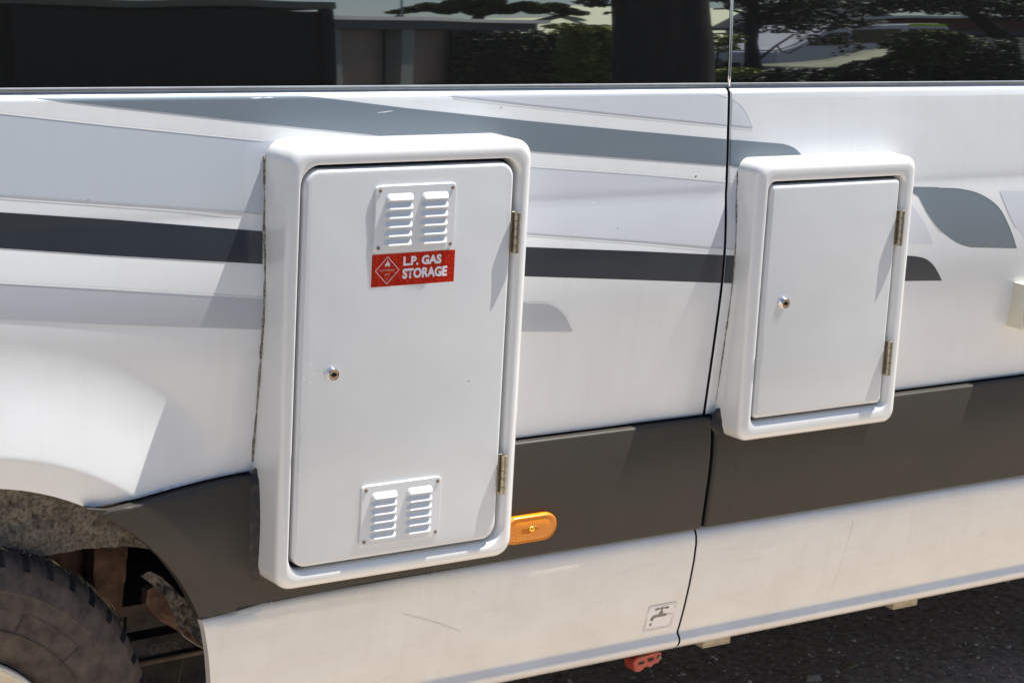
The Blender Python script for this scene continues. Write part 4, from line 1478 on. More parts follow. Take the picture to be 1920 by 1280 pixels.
M['earth'] = ground_mat('dark_gritty_asphalt', (0.10, 0.062, 0.042), (0.46, 0.33, 0.245), (0.85, 0.78, 0.70), 48, 80)
M['yard'] = ground_mat('pale_bounce_gravel', (0.405, 0.34, 0.265), (0.515, 0.435, 0.345), (0.62, 0.55, 0.46), 6, 60)  # paleness set for the warm light bounced onto the van
M['asphalt'] = ground_mat('far_asphalt', (0.035, 0.033, 0.030), (0.065, 0.060, 0.055), (0.10, 0.095, 0.09), 3, 40)
bm = bmesh.new()
vs = [bm.verts.new(p) for p in ((-600, -600, -0.004), (600, -600, -0.004), (600, 600, -0.004), (-600, 600, -0.004))]
bm.faces.new(vs)
tag(frombm('ground', bm, M['asphalt'], None, False), 'dark ground around the parked vehicles', None, None, 'structure')
bm = bmesh.new()
vs = [bm.verts.new(p) for p in ((-8, -2.1, 0.0), (16, -2.1, 0.0), (16, -0.05, 0.0), (-8, -0.05, 0.0))]
bm.faces.new(vs)  # out of view, narrowed so bounced sun warms mainly the lower panels
tag(frombm('bounce_gravel', bm, M['yard'], None, False), 'pale sunlit gravel strip in front of the campervan, out of view, sized for bounce light', None, None, 'structure')
bm = bmesh.new()
vs = [bm.verts.new(p) for p in ((-8, 1.9, 0.0), (16, 1.9, 0.0), (16, 9, 0.0), (-8, 9, 0.0))]
bm.faces.new(vs)  # out of view, added to bounce sunlight in under the van
tag(frombm('bounce_gravel', bm, M['yard'], None, False), 'pale sunlit gravel on the far side of the campervan, out of view, added for bounce light', None, None, 'structure')
# uneven ground below the van, fine mesh
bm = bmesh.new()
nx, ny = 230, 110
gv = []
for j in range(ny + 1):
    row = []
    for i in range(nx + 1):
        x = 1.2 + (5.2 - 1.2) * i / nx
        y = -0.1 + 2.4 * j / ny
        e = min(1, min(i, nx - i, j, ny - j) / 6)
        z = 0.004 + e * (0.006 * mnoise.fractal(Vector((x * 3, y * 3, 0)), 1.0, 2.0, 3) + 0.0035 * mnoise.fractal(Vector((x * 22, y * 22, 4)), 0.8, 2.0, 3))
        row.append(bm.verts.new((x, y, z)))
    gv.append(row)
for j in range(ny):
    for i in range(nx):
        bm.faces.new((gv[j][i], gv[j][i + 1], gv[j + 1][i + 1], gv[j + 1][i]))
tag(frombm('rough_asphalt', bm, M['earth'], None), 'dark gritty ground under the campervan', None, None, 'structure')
def gz(x, y):
    return 0.004 + (0.006 * mnoise.fractal(Vector((x * 3, y * 3, 0)), 1.0, 2.0, 3) + 0.0035 * mnoise.fractal(Vector((x * 22, y * 22, 4)), 0.8, 2.0, 3))


def pebbles(name, n, smin, smax, mat, seedv, label):
    random.seed(seedv)
    vv, ff = [], []
    t = (1 + 5 ** 0.5) / 2
    ico = [Vector(p).normalized() for p in ((-1, t, 0), (1, t, 0), (-1, -t, 0), (1, -t, 0), (0, -1, t), (0, 1, t), (0, -1, -t), (0, 1, -t), (t, 0, -1), (t, 0, 1), (-t, 0, -1), (-t, 0, 1))]
    icf = [(0, 11, 5), (0, 5, 1), (0, 1, 7), (0, 7, 10), (0, 10, 11), (1, 5, 9), (5, 11, 4), (11, 10, 2), (10, 7, 6), (7, 1, 8), (3, 9, 4), (3, 4, 2), (3, 2, 6), (3, 6, 8), (3, 8, 9), (4, 9, 5), (2, 4, 11), (6, 2, 10), (8, 6, 7), (9, 8, 1)]
    for _ in range(n):
        x = random.uniform(1.7, 5.0)
        y = random.uniform(0.0, 1.6)
        s = smin + (smax - smin) * random.random() ** 3.2
        q = Matrix.Rotation(random.uniform(0, 6.3), 3, 'Z') @ Matrix.Diagonal((random.uniform(.8, 1.5), random.uniform(.7, 1.1), random.uniform(.4, .8)))
        b_ = len(vv)
        for p in ico:
            w = q @ (p * s * random.uniform(0.8, 1.15))
            vv.append((x + w.x, y + w.y, gz(x, y) + w.z + s * 0.2))
        ff += [(b_ + a, b_ + c, b_ + d_) for a, c, d_ in icf]
    me = bpy.data.meshes.new(name)
    me.from_pydata(vv, [], ff)
    return tag(link(name, me, mat), label, None, None, 'stuff')


M['peb1'] = plain('grit_dark', (0.18, 0.135, 0.10), 0.9, scale=30, col2=(0.72, 0.60, 0.47), lo=0.35, hi=0.65)
M['peb2'] = plain('grit_pale', (0.36, 0.28, 0.20), 0.85, scale=30, col2=(0.82, 0.72, 0.58), lo=0.4, hi=0.6)
pebbles('gravel', 5200, 0.0012, 0.005, M['peb1'], 21, 'fine dark grit scattered under the campervan')
pebbles('gravel', 1500, 0.0015, 0.0080, M['peb2'], 22, 'pale pebbles scattered under the campervan')


def gat(pxx, pyy, dz=0.0):
    r = RX * (pxx - 960.0) + DN * (pyy - 640.0) + FW * FPX
    return CP + r * ((0.006 + dz - CP.z) / r.z)


M['twig'] = plain('dry_twig', (0.16, 0.13, 0.10), 0.9, scale=60, col2=(0.33, 0.29, 0.25))
M['leafdry'] = plain('dry_leaf', (0.30, 0.22, 0.12), 0.8, scale=60, col2=(0.50, 0.42, 0.28))
for (lab, pts, rad) in (('long pale twig lying just behind the sill, right of centre', [(1480, 1183), (1520, 1190), (1545, 1186), (1580, 1188), (1612, 1185)], 0.0014),
                        ('dark curved twig on the ground at the right edge', [(1880, 1150), (1895, 1165), (1912, 1180), (1935, 1192)], 0.0024),
                        ('short bent twig at the bottom edge, near the pale stone', [(1514, 1248), (1518, 1262), (1530, 1266), (1556, 1258)], 0.0018)):
    bm = bmesh.new()
    tube(bm, [gat(*p) + Vector((0, 0, 0.002)) for p in pts], [rad * 0.6] + [rad] * (len(pts) - 2) + [rad * 0.5], 6)
    tag(frombm('twig', bm, M['twig']), lab, 'twig', 'twigs under the campervan')
p = gat(1600, 1257)
bm = bmesh.new()
gl = []
for i in range(9):
    u = i / 8
    w = 0.010 * math.sin(math.pi * (0.04 + 0.92 * u))
    c = p + Vector((-0.03 + 0.06 * u, 0.01 * u, 0.004 + 0.006 * math.sin(3 * u)))
    gl.append((bm.verts.new(c + Vector((0, w, 0.003))), bm.verts.new(c), bm.verts.new(c + Vector((0, -w, 0.002)))))
for i in range(8):
    for k in range(2):
        bm.faces.new((gl[i][k], gl[i][k + 1], gl[i + 1][k + 1], gl[i + 1][k]))
o = frombm('leaf', bm, M['leafdry'])
md = o.modifiers.new('thick', 'SOLIDIFY'); md.thickness = 0.0006
tag(o, 'curled dry leaf on the ground at the bottom right', 'leaf')
# pale stone
bm = bmesh.new()
bmesh.ops.create_icosphere(bm, subdivisions=3, radius=0.016)
pp = gat(1527, 1272)
for v in bm.verts:
    n_ = mnoise.noise(v.co * 90)
    v.co = Vector((v.co.x * 1.2, v.co.y * 0.9, v.co.z * 0.6)) * (1 + 0.25 * n_) + pp
tag(frombm('stone', bm, M['peb2']), 'largest pale stone on the ground at the bottom edge', 'stone')
# grass blades by the wheel
M['grass'] = plain('fresh_grass', (0.10, 0.13, 0.025), 0.6, scale=40, col2=(0.22, 0.25, 0.06))
bm = bmesh.new()
gb = at(306, 1330, 0.32)
gb.z = 0.006
for (dx, dz_, lean) in ((0.0, 0.352, 0.045), (-0.006, 0.300, 0.030), (0.004, 0.22, -0.02)):
    pts = []
    for i in range(8):
        t = i / 7
        pts.append((gb.x + dx + lean * t * t, gb.y, gb.z + dz_ * t))
    tube(bm, pts, [0.0022 * (1 - 0.85 * i / 7) for i in range(8)], 5)
tag(frombm('grass_tuft', bm, M['grass']), 'single green grass tuft growing behind the wheel', 'grass')

# ------------------------------------------------------------------ what stands behind the photographer (seen mirrored in the glass)
def rm(pxx, pyy, D):
    """where the ray of a pixel, mirrored by the curved window, meets the plane Y = -D"""
    y = 0.0
    for _ in range(4):
        P = at(pxx, pyy, y)
        y = yglass(0, P.z)
    s = 0.0419 + (P.z - 1.362) / 3.6
    n = Vector((0, -1, s)).normalized()
    r = (P - CP).normalized()
    d = r - 2 * r.dot(n) * n
    return P + d * ((-D - P.y) / d.y)


M['shed_shade'] = plain('shed_inside_shade', (0.010, 0.009, 0.008), 0.8, var=0.4, scale=2)  # near-black paints the shade inside the open shed
M['olive'] = plain('olive_fascia', (0.16, 0.17, 0.12), 0.6, var=0.1, scale=3)
M['roofpale'] = plain('pale_green_roofing', (0.60, 0.63, 0.42), 0.6, var=0.06, scale=1.0, stretch=(8, 1, 1))
M['roofgrey'] = plain('light_grey_roofing', (0.78, 0.77, 0.72), 0.5, var=0.06, scale=1.0)
M['roller'] = plain('brown_roller_door', (0.22, 0.18, 0.155), 0.6, var=0.1, scale=2)
M['post'] = plain('grey_green_post', (0.20, 0.23, 0.22), 0.6, var=0.1, scale=2)
M['garwall'] = plain('dark_green_fascia', (0.055, 0.07, 0.075), 0.6, var=0.1, scale=2)
M['kerb'] = plain('concrete_apron', (0.32, 0.29, 0.24), 0.9, var=0.15, scale=2)
M['bark'] = plain('dark_bark', (0.012, 0.010, 0.009), 0.95, scale=9, col2=(0.038, 0.033, 0.030), stretch=(1, 1, 0.15), bump=0.02)
M['leaf1'] = plain('olive_foliage', (0.045, 0.06, 0.016), 0.6, scale=1.2, col2=(0.12, 0.14, 0.035))
M['leaf2'] = plain('dark_foliage', (0.014, 0.020, 0.010), 0.6, scale=1.2, col2=(0.045, 0.065, 0.022))
M['leaf3'] = plain('yellow_green_foliage', (0.12, 0.16, 0.025), 0.6, scale=1.5, col2=(0.34, 0.37, 0.06))
M['housewall'] = plain('pale_grey_house_wall', (0.42, 0.41, 0.40), 0.8, var=0.06, scale=2)
M['cream'] = plain('cream_house_wall', (0.52, 0.50, 0.38), 0.8, var=0.06, scale=2)
M['darkroof'] = plain('dark_blue_grey_roof', (0.07, 0.08, 0.085), 0.6, var=0.1, scale=3)
M['brick'] = plain('dark_red_brick_wall', (0.13, 0.06, 0.045), 0.9, var=0.3, scale=12)
M['vanwhite'] = paint('second_van_white', (0.74, 0.75, 0.78), 0.3, 0.5, 0.05, peel=0)
M['vanglass'] = plain('second_van_glass', (0.010, 0.010, 0.012), 0.05, var=0.1)
M['lime'] = plain('lime_reflective_strip', (0.62, 0.78, 0.02), 0.5, var=0.05)


def world_box(name, mat, x0, x1, y0, y1, z0, z1, parent=None, bevel=0.0):
    o = box(name, mat, None, x0, x1, y0, y1, z0, z1, bevel)
    if parent: o.parent = parent
    return o


# open-sided shed; solid black walls stand in for the shade inside it
sx1 = rm(628, 80, 22).x
shed = empty('machinery_shed', 'long open shed under a pale olive roof edge, its inside shade painted black, mirrored at the left', 'shed')
world_box('wall', M['shed_shade'], -26, sx1 - 0.1, -30, -22, 0.0, 3.05, shed)
world_box('roof', M['olive'], -26.5, sx1 - 0.02, -30.5, -21.9, 3.13, 3.34, shed)
for i in range(7):
    world_box('post', M['shed_shade'], sx1 - 0.25 - i * 4.2, sx1 - 0.10 - i * 4.2, -21.98, -21.84, 0.0, 3.13, shed)

# garage row with roller doors
ga, gb_ = rm(626, 27, 30), rm(995, 42, 34.5)
dirx = Vector((gb_.x - ga.x, gb_.y - ga.y, 0))
GL = dirx.length
gang = math.atan2(dirx.y, dirx.x)
gar = empty('garage_row', 'low garage row with two brown roller doors, mirrored in the left window', 'garage', (ga.x, ga.y, 0))
gar.rotation_euler = (0, 0, gang)


def gx(pxx, D):
    """distance along the garage front of a pixel column"""
    best = min((abs(rm(pxx, 90, D_).x - (ga.x + (gb_.x - ga.x) * t)) , t) for t in frange(0, 1, 0.01) for D_ in (30 + 4.5 * t,))
    return best[1] * GL


zr = 3.42
for nm, mt, a, c_, d0, d1, e0, e1 in (('wall', M['garwall'], -3, GL, -0.9, -0.5, 0, 3.1), ('fascia', M['garwall'], -3.2, GL + 0.2, -0.5, 0.10, 2.86, zr - 0.16), ('roof', M['roofgrey'], -3.4, GL + 0.5, -7.5, 0.25, zr - 0.16, zr)):
    o = world_box(nm, mt, a, c_, d0, d1, e0, e1)
    o.parent = gar
for (a, c_) in ((647, 755), (786, 878)):
    xa_, xb_ = gx(a, 31), gx(c_, 33)
    rd = box('roller_door', M['roller'], None, xa_, xb_, -0.48, -0.42, 0.25, 2.85)
    rd.parent = gar
    bm = bmesh.new()
    for k in range(26):
        boxbm(bm, xa_, xb_, -0.42, -0.405, 0.27 + k * 0.1, 0.27 + k * 0.1 + 0.085, 0.006, 1)
    sl2 = frombm('door_slats', bm, M['roller'], None)
    sl2.parent = rd
for (a, c_) in ((630, 645), (760, 784), (884, 896)):
    o = box('pillar', M['post'], None, gx(a, 31), gx(c_, 32), -0.40, -0.05, 0.0, 2.86)
    o.parent = gar
tag(world_box('concrete_apron', M['kerb'], ga.x - 4, gb_.x + 1, -36, -28.5, -0.003, 0.22), 'pale concrete apron in front of the garage row', None, None, 'structure')


def leafcloud(bm, blobs, n, size, seedv):
    random.seed(seedv)
    tot = sum(b_[3] * b_[4] * b_[5] for b_ in blobs)
    for (x, y, z, rx, ry, rz) in blobs:
        for _ in range(max(20, int(n * rx * ry * rz / tot))):
            while True:
                p = Vector((random.uniform(-1, 1), random.uniform(-1, 1), random.uniform(-1, 1)))
                if p.length < 1: break
            if random.random() < 0.7:
                p = p.normalized() * (0.62 + 0.38 * random.random())
            c = Vector((x + p.x * rx, y + p.y * ry, z + p.z * rz))
            a = Vector((random.gauss(0, 1), random.gauss(0, 1), random.gauss(0, .5))).normalized()
            b2 = a.cross(Vector((random.gauss(0, 1), random.gauss(0, 1), random.gauss(0, 1)))).normalized()
            s = size * random.uniform(0.5, 1.4)
            vs = [bm.verts.new(c + a * s), bm.verts.new(c + b2 * s * 0.45), bm.verts.new(c - a * s), bm.verts.new(c - b2 * s * 0.45)]
            bm.faces.new(vs)
    return bm


def tree(name, label, base, trunk, blobs, n, size, mat, seedv, group=None, cat='tree'):
    """trunk: list of (points, radii) limbs"""
    t = empty(name, label, cat, base, group)
    bi = Matrix.Translation(-Vector(base))
    if trunk:
        bm = bmesh.new()
        for pts, rad in trunk:
            tube(bm, pts, rad, 12)
        o = frombm('trunk', bm, M['bark'], None)
        o.parent = t; o.matrix_parent_inverse = bi
    if blobs:
        bm = leafcloud(bmesh.new(), blobs, n, size, seedv)
        o = frombm('crown', bm, mat, None, False)
        o.parent = t; o.matrix_parent_inverse = bi
    return t


def blob(pxx, pyy, D, wpx, hpx, dy=None):
    c = rm(pxx, pyy, D)
    ex = abs(rm(pxx + wpx, pyy, D).x - c.x)
    ez = abs(rm(pxx, pyy - hpx, D).z - c.z)
    return (c.x, c.y, c.z, ex, dy if dy else max(ex * 0.8, 0.3), ez)


# dark wall of hedge right of the garage
h0, h1 = rm(884, 60, 33), rm(1075, 62, 33)
hz_ = h0.z
bm = bmesh.new()
bl = []
for i in range(16):
    t = i / 15
    bl.append((h0.x + (h1.x + 1 - h0.x) * t, -33.0, hz_ * 0.5, 0.55, 0.5, hz_ * 0.54))
leafcloud(bm, bl, 16000, 0.10, 5)
boxbm(bm, h0.x, h1.x + 1, -33.4, -33.1, 0, hz_ - 0.15)
tag(frombm('clipped_hedge', bm, M['leaf2'], None, False), 'tall dark clipped hedge right of the garage row, mirrored in the left window', 'hedge')
# far roofed building
c0, c1_ = rm(860, 58, 52), rm(1190, 58, 52)
c2_ = rm(860, 36, 57).z
far = empty('far_shed', 'far shed with a pale green roof behind the hedge', 'shed')
bm = bmesh.new()
vs = [bm.verts.new(p) for p in ((c0.x - 6, -52, c0.z - 0.4), (c1_.x + 3, -52, c1_.z - 0.4), (c1_.x + 5, -57, c2_), (c0.x - 6, -57, c2_), (c0.x - 6, -57, c2_ - 0.1), (c1_.x + 5, -57, c2_ - 0.1), (c1_.x + 3, -52, c1_.z - 0.5), (c0.x - 6, -52, c1_.z - 0.5))]
for f_ in ((0, 1, 2, 3), (4, 5, 6, 7), (0, 7, 6, 1), (3, 2, 5, 4), (1, 6, 5, 2), (0, 3, 4, 7)):
    bm.faces.new([vs[i] for i in f_])
bmesh.ops.recalc_face_normals(bm, faces=bm.faces[:])
o = frombm('roof', bm, M['roofpale'], None, False); o.parent = far
world_box('wall', M['cream'], c0.x - 5.5, c1_.x + 2.5, -56.5, -52.5, 0, c0.z - 0.45, far)

# trees beyond the garage
bl = [blob(px_, py_, 44, w_, h_) for px_, py_, w_, h_ in ((745, 22, 22, 4), (770, 18, 20, 6), (800, 14, 26, 9), (835, 20, 26, 8), (860, 8, 30, 10), (900, 22, 28, 9), (920, 6, 28, 9), (950, 20, 26, 9), (985, 14, 26, 8), (1010, 22, 24, 8), (1040, 16, 24, 7), (1062, 25, 22, 7), (1085, 28, 14, 5), (870, -10, 40, 10), (950, -10, 40, 8))]
b_ = rm(880, 40, 44)
tree('spreading_tree', 'wide layered olive tree above the garage roof', (b_.x, b_.y, 0), [([(b_.x, b_.y, 0), (b_.x, b_.y, 2.5), (b_.x + 0.4, b_.y, 4.6)], [0.35, 0.28, 0.15]), ([(b_.x, b_.y, 2.6), (b_.x - 2.2, b_.y, 4.3)], [0.2, 0.1]), ([(b_.x, b_.y, 2.8), (b_.x + 3.2, b_.y, 4.4)], [0.2, 0.1])], bl, 30000, 0.10, M['leaf1'], 31)
# drooping yellow-green shrub
bl = [blob(px_, py_, 27, w_, h_, 0.6) for px_, py_, w_, h_ in ((1080, 60, 16, 9), (1105, 58, 18, 8), (1135, 58, 18, 9), (1085, 85, 14, 20), (1110, 80, 12, 24), (1130, 85, 16, 26), (1075, 110, 14, 20), (1100, 118, 14, 22), (1135, 120, 14, 22), (1070, 140, 16, 12), (1055, 52, 14, 5), (1115, 142, 22, 12))]
b_ = rm(1105, 150, 27)
tree('drooping_shrub', 'bright yellow-green drooping shrub left of the thick trunk', (b_.x, b_.y, 0), [([(b_.x, b_.y, 0), (b_.x, b_.y, 1.9)], [0.12, 0.06])], bl, 9000, 0.075, M['leaf3'], 33, cat='shrub')
# thick trunk close by
ta, tb_ = rm(1152, 90, 8), rm(1334, 90, 8)
tr = (tb_.x - ta.x) / 2 * 0.80
tcx = (ta.x + tb_.x) / 2
tree('thick_tree', 'very thick dark tree trunk mirrored in the middle of the windows', (tcx, -8.0, 0),
     [([(tcx, -8.0, 0), (tcx, -8.0, 0.5), (tcx - 0.01, -8.0, 1.2), (tcx - 0.02, -8.0, 1.9), (tcx, -8.0, 2.6), (tcx + 0.05, -8.0, 4.2)], [tr * 1.5, tr * 1.12, tr * 1.03, tr * 0.98, tr * 0.96, tr * 0.85]),
      ([(tcx - 0.1, -8.0, 2.4), (tcx - 0.7, -8.3, 2.9), (tcx - 1.6, -8.3, 3.3)], [0.10, 0.06, 0.03]),
      ([(tcx, -8.0, 3.9), (tcx - 1.6, -9.0, 5.6)], [0.3, 0.12]), ([(tcx, -8.0, 3.9), (tcx + 1.7, -8.4, 5.8)], [0.3, 0.12])],
     [(tcx - 2.0, -10.2, 6.4, 2.2, 1.8, 1.0), (tcx + 1.6, -10.0, 6.6, 2.2, 1.8, 1.1)], 5000, 0.13, M['leaf2'], 35)
for seg in range(3):
    pass
# wiry twigs with leaves at the left of the trunk
bl = [blob(px_, py_, 8.2, w_, h_, 0.12) for px_, py_, w_, h_ in ((1100, 6, 12, 5), (1120, 12, 14, 4), (1140, 8, 10, 5), (1118, 2, 14, 3), (1150, 26, 4, 3))]
b_ = rm(1125, 4, 8.2)
tree('overhanging_branch', 'thin leafy branch tip left of the thick trunk', (b_.x, b_.y, b_.z), [([rm(1150, -6, 8.2), rm(1130, 4, 8.2), rm(1100, 8, 8.2)], [0.02, 0.012, 0.006])], bl, 500, 0.022, M['leaf2'], 36, cat='branch')

# big pale-green roof behind the second tree
r0, r1_ = rm(1300, 109, 39), rm(1700, 109, 39)
rtop = rm(1500, 18, 46).z
big = empty('green_roofed_house', 'large house roof in pale green, mirrored behind the slim dark tree', 'house')
bm = bmesh.new()
vs = [bm.verts.new(p) for p in ((r0.x, -39, r0.z), (r1_.x, -39, r0.z), (r1_.x + 5, -46, rtop), (r0.x, -46, rtop), (r0.x, -46, rtop - 0.15), (r1_.x + 5, -46, rtop - 0.15), (r1_.x, -39, r0.z - 0.15), (r0.x, -39, r0.z - 0.15))]
for f_ in ((0, 1, 2, 3), (4, 5, 6, 7), (0, 7, 6, 1), (3, 2, 5, 4), (1, 6, 5, 2), (0, 3, 4, 7)):
    bm.faces.new([vs[i] for i in f_])
bmesh.ops.recalc_face_normals(bm, faces=bm.faces[:])
o = frombm('roof', bm, M['roofpale'], None, False); o.parent = big
world_box('wall', M['brick'], r0.x + 0.3, r1_.x + 4, -45.8, -39.4, 0, r0.z - 0.2, big)
# gabled house
a0 = rm(1562, 50, 35); a1 = rm(1625, 13, 35); a2 = rm(1690, 50, 35)
gh = empty('gabled_house', 'grey gable end with dark roof edges, mirrored above the white van', 'house')
bm = bmesh.new()
fr_ = [(a0.x, 0), (a2.x, 0), (a2.x, a2.z - 0.1), (a1.x, a1.z - 0.1), (a0.x, a0.z - 0.1)]
v1 = [bm.verts.new((p[0], -35.2, p[1])) for p in fr_]
v2 = [bm.verts.new((p[0], -38.9, p[1])) for p in fr_]
bm.faces.new(v1); bm.faces.new(v2)
for k in range(5):
    bm.faces.new((v1[k], v1[(k + 1) % 5], v2[(k + 1) % 5], v2[k]))
bmesh.ops.recalc_face_normals(bm, faces=bm.faces[:])
o = frombm('wall', bm, M['housewall'], None, False); o.parent = gh
bm = bmesh.new()
for (p, q) in (((a0.x - 0.3, a0.z - 0.1), (a1.x, a1.z + 0.02)), ((a1.x, a1.z + 0.02), (a2.x + 0.3, a2.z - 0.1))):
    vs = [bm.verts.new((x, y, z + dz_)) for (x, z) in (p, q) for y in (-34.9, -39.2) for dz_ in (0, 0.16)]
    for f_ in ((0, 1, 3, 2), (4, 6, 7, 5), (0, 4, 5, 1), (2, 3, 7, 6), (0, 2, 6, 4), (1, 5, 7, 3)):
        bm.faces.new([vs[i] for i in f_])
bmesh.ops.recalc_face_normals(bm, faces=bm.faces[:])
o = frombm('roof', bm, M['darkroof'], None, False); o.parent = gh
# long brick building with dark roof to the right
l0, l1 = rm(1670, 30, 33), rm(2050, 32, 33)
lb = empty('brick_house', 'dark low brick house under a pale gutter line, mirrored at the right', 'house')
world_box('wall', M['brick'], l0.x, l1.x, -38, -33, 0, l0.z - 0.12, lb)
world_box('gutter', M['roofgrey'], l0.x - 0.2, l1.x, -38.3, -32.7, l0.z - 0.10, l0.z + 0.02, lb)
world_box('veranda_rail', M['darkroof'], rm(1800, 60, 32).x, l1.x, -32.6, -32.3, rm(1800, 66, 32).z, rm(1800, 58, 32).z, lb)
world_box('panel', M['cream'], rm(1800, 80, 32).x, l1.x, -32.6, -32.4, 0.3, rm(1800, 70, 32).z, lb)

# slim dark tree with limbs
D2_ = 17.0
def r2(a, c): return rm(a, c, D2_)
bl = [blob(px_, py_, D2_, w_, h_, 0.9) for px_, py_, w_, h_ in ((1395, -8, 40, 12), (1450, 6, 38, 14), (1500, 10, 34, 12), (1540, 8, 24, 7), (1480, 28, 34, 10), (1520, 30, 28, 8), (1445, 38, 22, 7), (1545, 38, 18, 5), (1500, 50, 26, 6), (1470, 58, 20, 4), (1350, -2, 26, 8), (1560, 48, 26, 5), (1600, 40, 18, 4), (1430, -20, 60, 12))]
bl += [blob(px_, py_, D2_, w_, h_, 0.3) for px_, py_, w_, h_ in ((1520, 70, 8, 10), (1548, 72, 10, 12), (1580, 74, 14, 14), (1595, 88, 9, 12), (1586, 100, 6, 6))]
b_ = r2(1412, 120)
tree('slim_tree', 'slim dark tree with bare lower limbs, mirrored just right of the window joint', (b_.x, b_.y, 0),
     [([(b_.x - 0.05, b_.y, 0), r2(1411, 118), r2(1409, 80), r2(1413, 40), r2(1416, 10), r2(1412, -30)], [0.30, 0.105, 0.088, 0.10, 0.07, 0.05]),
      ([r2(1405, 62), r2(1385, 69), r2(1370, 78), r2(1352, 64), r2(1320, 66)], [0.03, 0.025, 0.02, 0.028, 0.02]),
      ([r2(1405, 58), r2(1385, 57), r2(1370, 50)], [0.03, 0.022, 0.018]),
      ([r2(1424, 114), r2(1455, 88), r2(1490, 64), r2(1520, 60)], [0.022, 0.02, 0.018, 0.01]),
      ([r2(1412, 50), r2(1435, 30), r2(1465, 14)], [0.07, 0.05, 0.03]),
      ([r2(1412, 34), r2(1390, 22), r2(1360, 16), r2(1335, 18)], [0.05, 0.035, 0.025, 0.02]),
      ([r2(1458, 86), r2(1466, 98), r2(1480, 101), r2(1505, 86)], [0.014, 0.014, 0.012, 0.01])],
     bl, 5200, 0.055, M['leaf2'], 41)
bl = [blob(px_, py_, 16, w_, h_, 0.5) for px_, py_, w_, h_ in ((1345, 78, 14, 10), (1338, 92, 8, 10), (1352, 70, 10, 5))]
b_ = rm(1340, 75, 16)
tree('leaning_shrub', 'small yellow-green shrub right beside the thick trunk', (b_.x, b_.y, 0), [([(b_.x, b_.y, 0), (b_.x, b_.y, b_.z - 0.1)], [0.03, 0.012])], bl, 700, 0.05, M['leaf3'], 42, cat='shrub')
# dark crown at the upper right
bl = [blob(px_, py_, 21, w_, h_, 1.2) for px_, py_, w_, h_ in ((1620, 2, 26, 6), (1660, 10, 30, 9), (1700, 4, 34, 11), (1745, 8, 30, 10), (1790, 4, 30, 11), (1830, 20, 26, 7), (1880, 12, 34, 16), (1915, 26, 26, 14), (1850, 2, 30, 8), (1700, -18, 90, 12), (1690, 18, 34, 6), (1760, 18, 30, 6), (1950, 10, 40, 20))]
b_ = rm(1890, 60, 21)
tree('dense_tree', 'dense dark tree crown filling the upper right of the window', (b_.x, b_.y, 0), [([(b_.x, b_.y, 0), (b_.x, b_.y, 2.0), (b_.x - 1.0, b_.y, 3.4)], [0.22, 0.18, 0.1])], bl, 6500, 0.075, M['leaf2'], 43)

# second white van
VD = 25.0
w0, w1 = rm(1450, 118, VD), rm(1786, 60, VD)
vx0, vx1 = w0.x, w1.x
v2 = empty('second_van', 'white van with black windows and a lime strip along its roof edge', 'van', (vx0, -VD, 0))
LV = vx1 - vx0
zt = rm(1700, 43, VD).z
zb = 0.45
bm = bmesh.new()
side = [(0.0, zb), (LV, zb), (LV, zt - 0.45), (LV * 0.985, zt - 0.12), (LV * 0.95, zt), (LV * 0.42, zt), (LV * 0.34, zt - 0.04), (LV * 0.27, zt - 0.24), (LV * 0.11, zt - 0.95), (LV * 0.02, zt - 1.20), (0.0, zt - 1.5)]
va = [bm.verts.new((p[0], 0, p[1])) for p in side]
vb = [bm.verts.new((p[0], -1.9, p[1])) for p in side]
bm.faces.new(va); bm.faces.new(list(reversed(vb)))
for k in range(len(side)):
    bm.faces.new((va[k], va[(k + 1) % len(side)], vb[(k + 1) % len(side)], vb[k]))
bmesh.ops.recalc_face_normals(bm, faces=bm.faces[:])
bmesh.ops.bevel(bm, geom=bm.edges[:], offset=0.07, segments=3, affect='EDGES')
o = frombm('body', bm, M['vanwhite'], None, True, R(30)); o.parent = v2
def vw(nm, poly, mt, t=0.02, y=0.0):
    bm = bmesh.new()
    vs = [bm.verts.new((p[0], y + 0.004, p[1])) for p in poly]
    f_ = bm.faces.new(vs)
    r_ = bmesh.ops.extrude_face_region(bm, geom=[f_])
    bmesh.ops.translate(bm, verts=[g for g in r_['geom'] if isinstance(g, bmesh.types.BMVert)], vec=(0, t, 0))
    bmesh.ops.recalc_face_normals(bm, faces=bm.faces[:])
    o = frombm(nm, bm, mt, None, False); o.parent = v2
vw('window', [(LV * .43, zt - 0.85), (LV * .70, zt - 0.80), (LV * .70, zt - 0.24), (LV * .43, zt - 0.24)], M['vanglass'])
vw('window', [(LV * .74, zt - 0.80), (LV * .96, zt - 0.80), (LV * .95, zt - 0.24), (LV * .74, zt - 0.24)], M['vanglass'])
vw('window', [(LV * .17, zt - 0.95), (LV * .40, zt - 0.88), (LV * .40, zt - 0.34), (LV * .30, zt - 0.38)], M['vanglass'])
vw('lime_strip', [(LV * .745, zt - 0.13), (LV * .955, zt - 0.13), (LV * .95, zt - 0.03), (LV * .745, zt - 0.03)], M['lime'])
for k in (0.18, 0.80):
    bm = bmesh.new()
    lathe(bm, [(0.0, 0.0), (0.2, 0.0), (0.33, 0.02), (0.34, -0.22), (0.0, -0.22)], (LV * k, 0.03, 0.34), 'Y', 28)
    o = frombm('wheel', bm, M['rubber'], None, True, R(40)); o.parent = v2

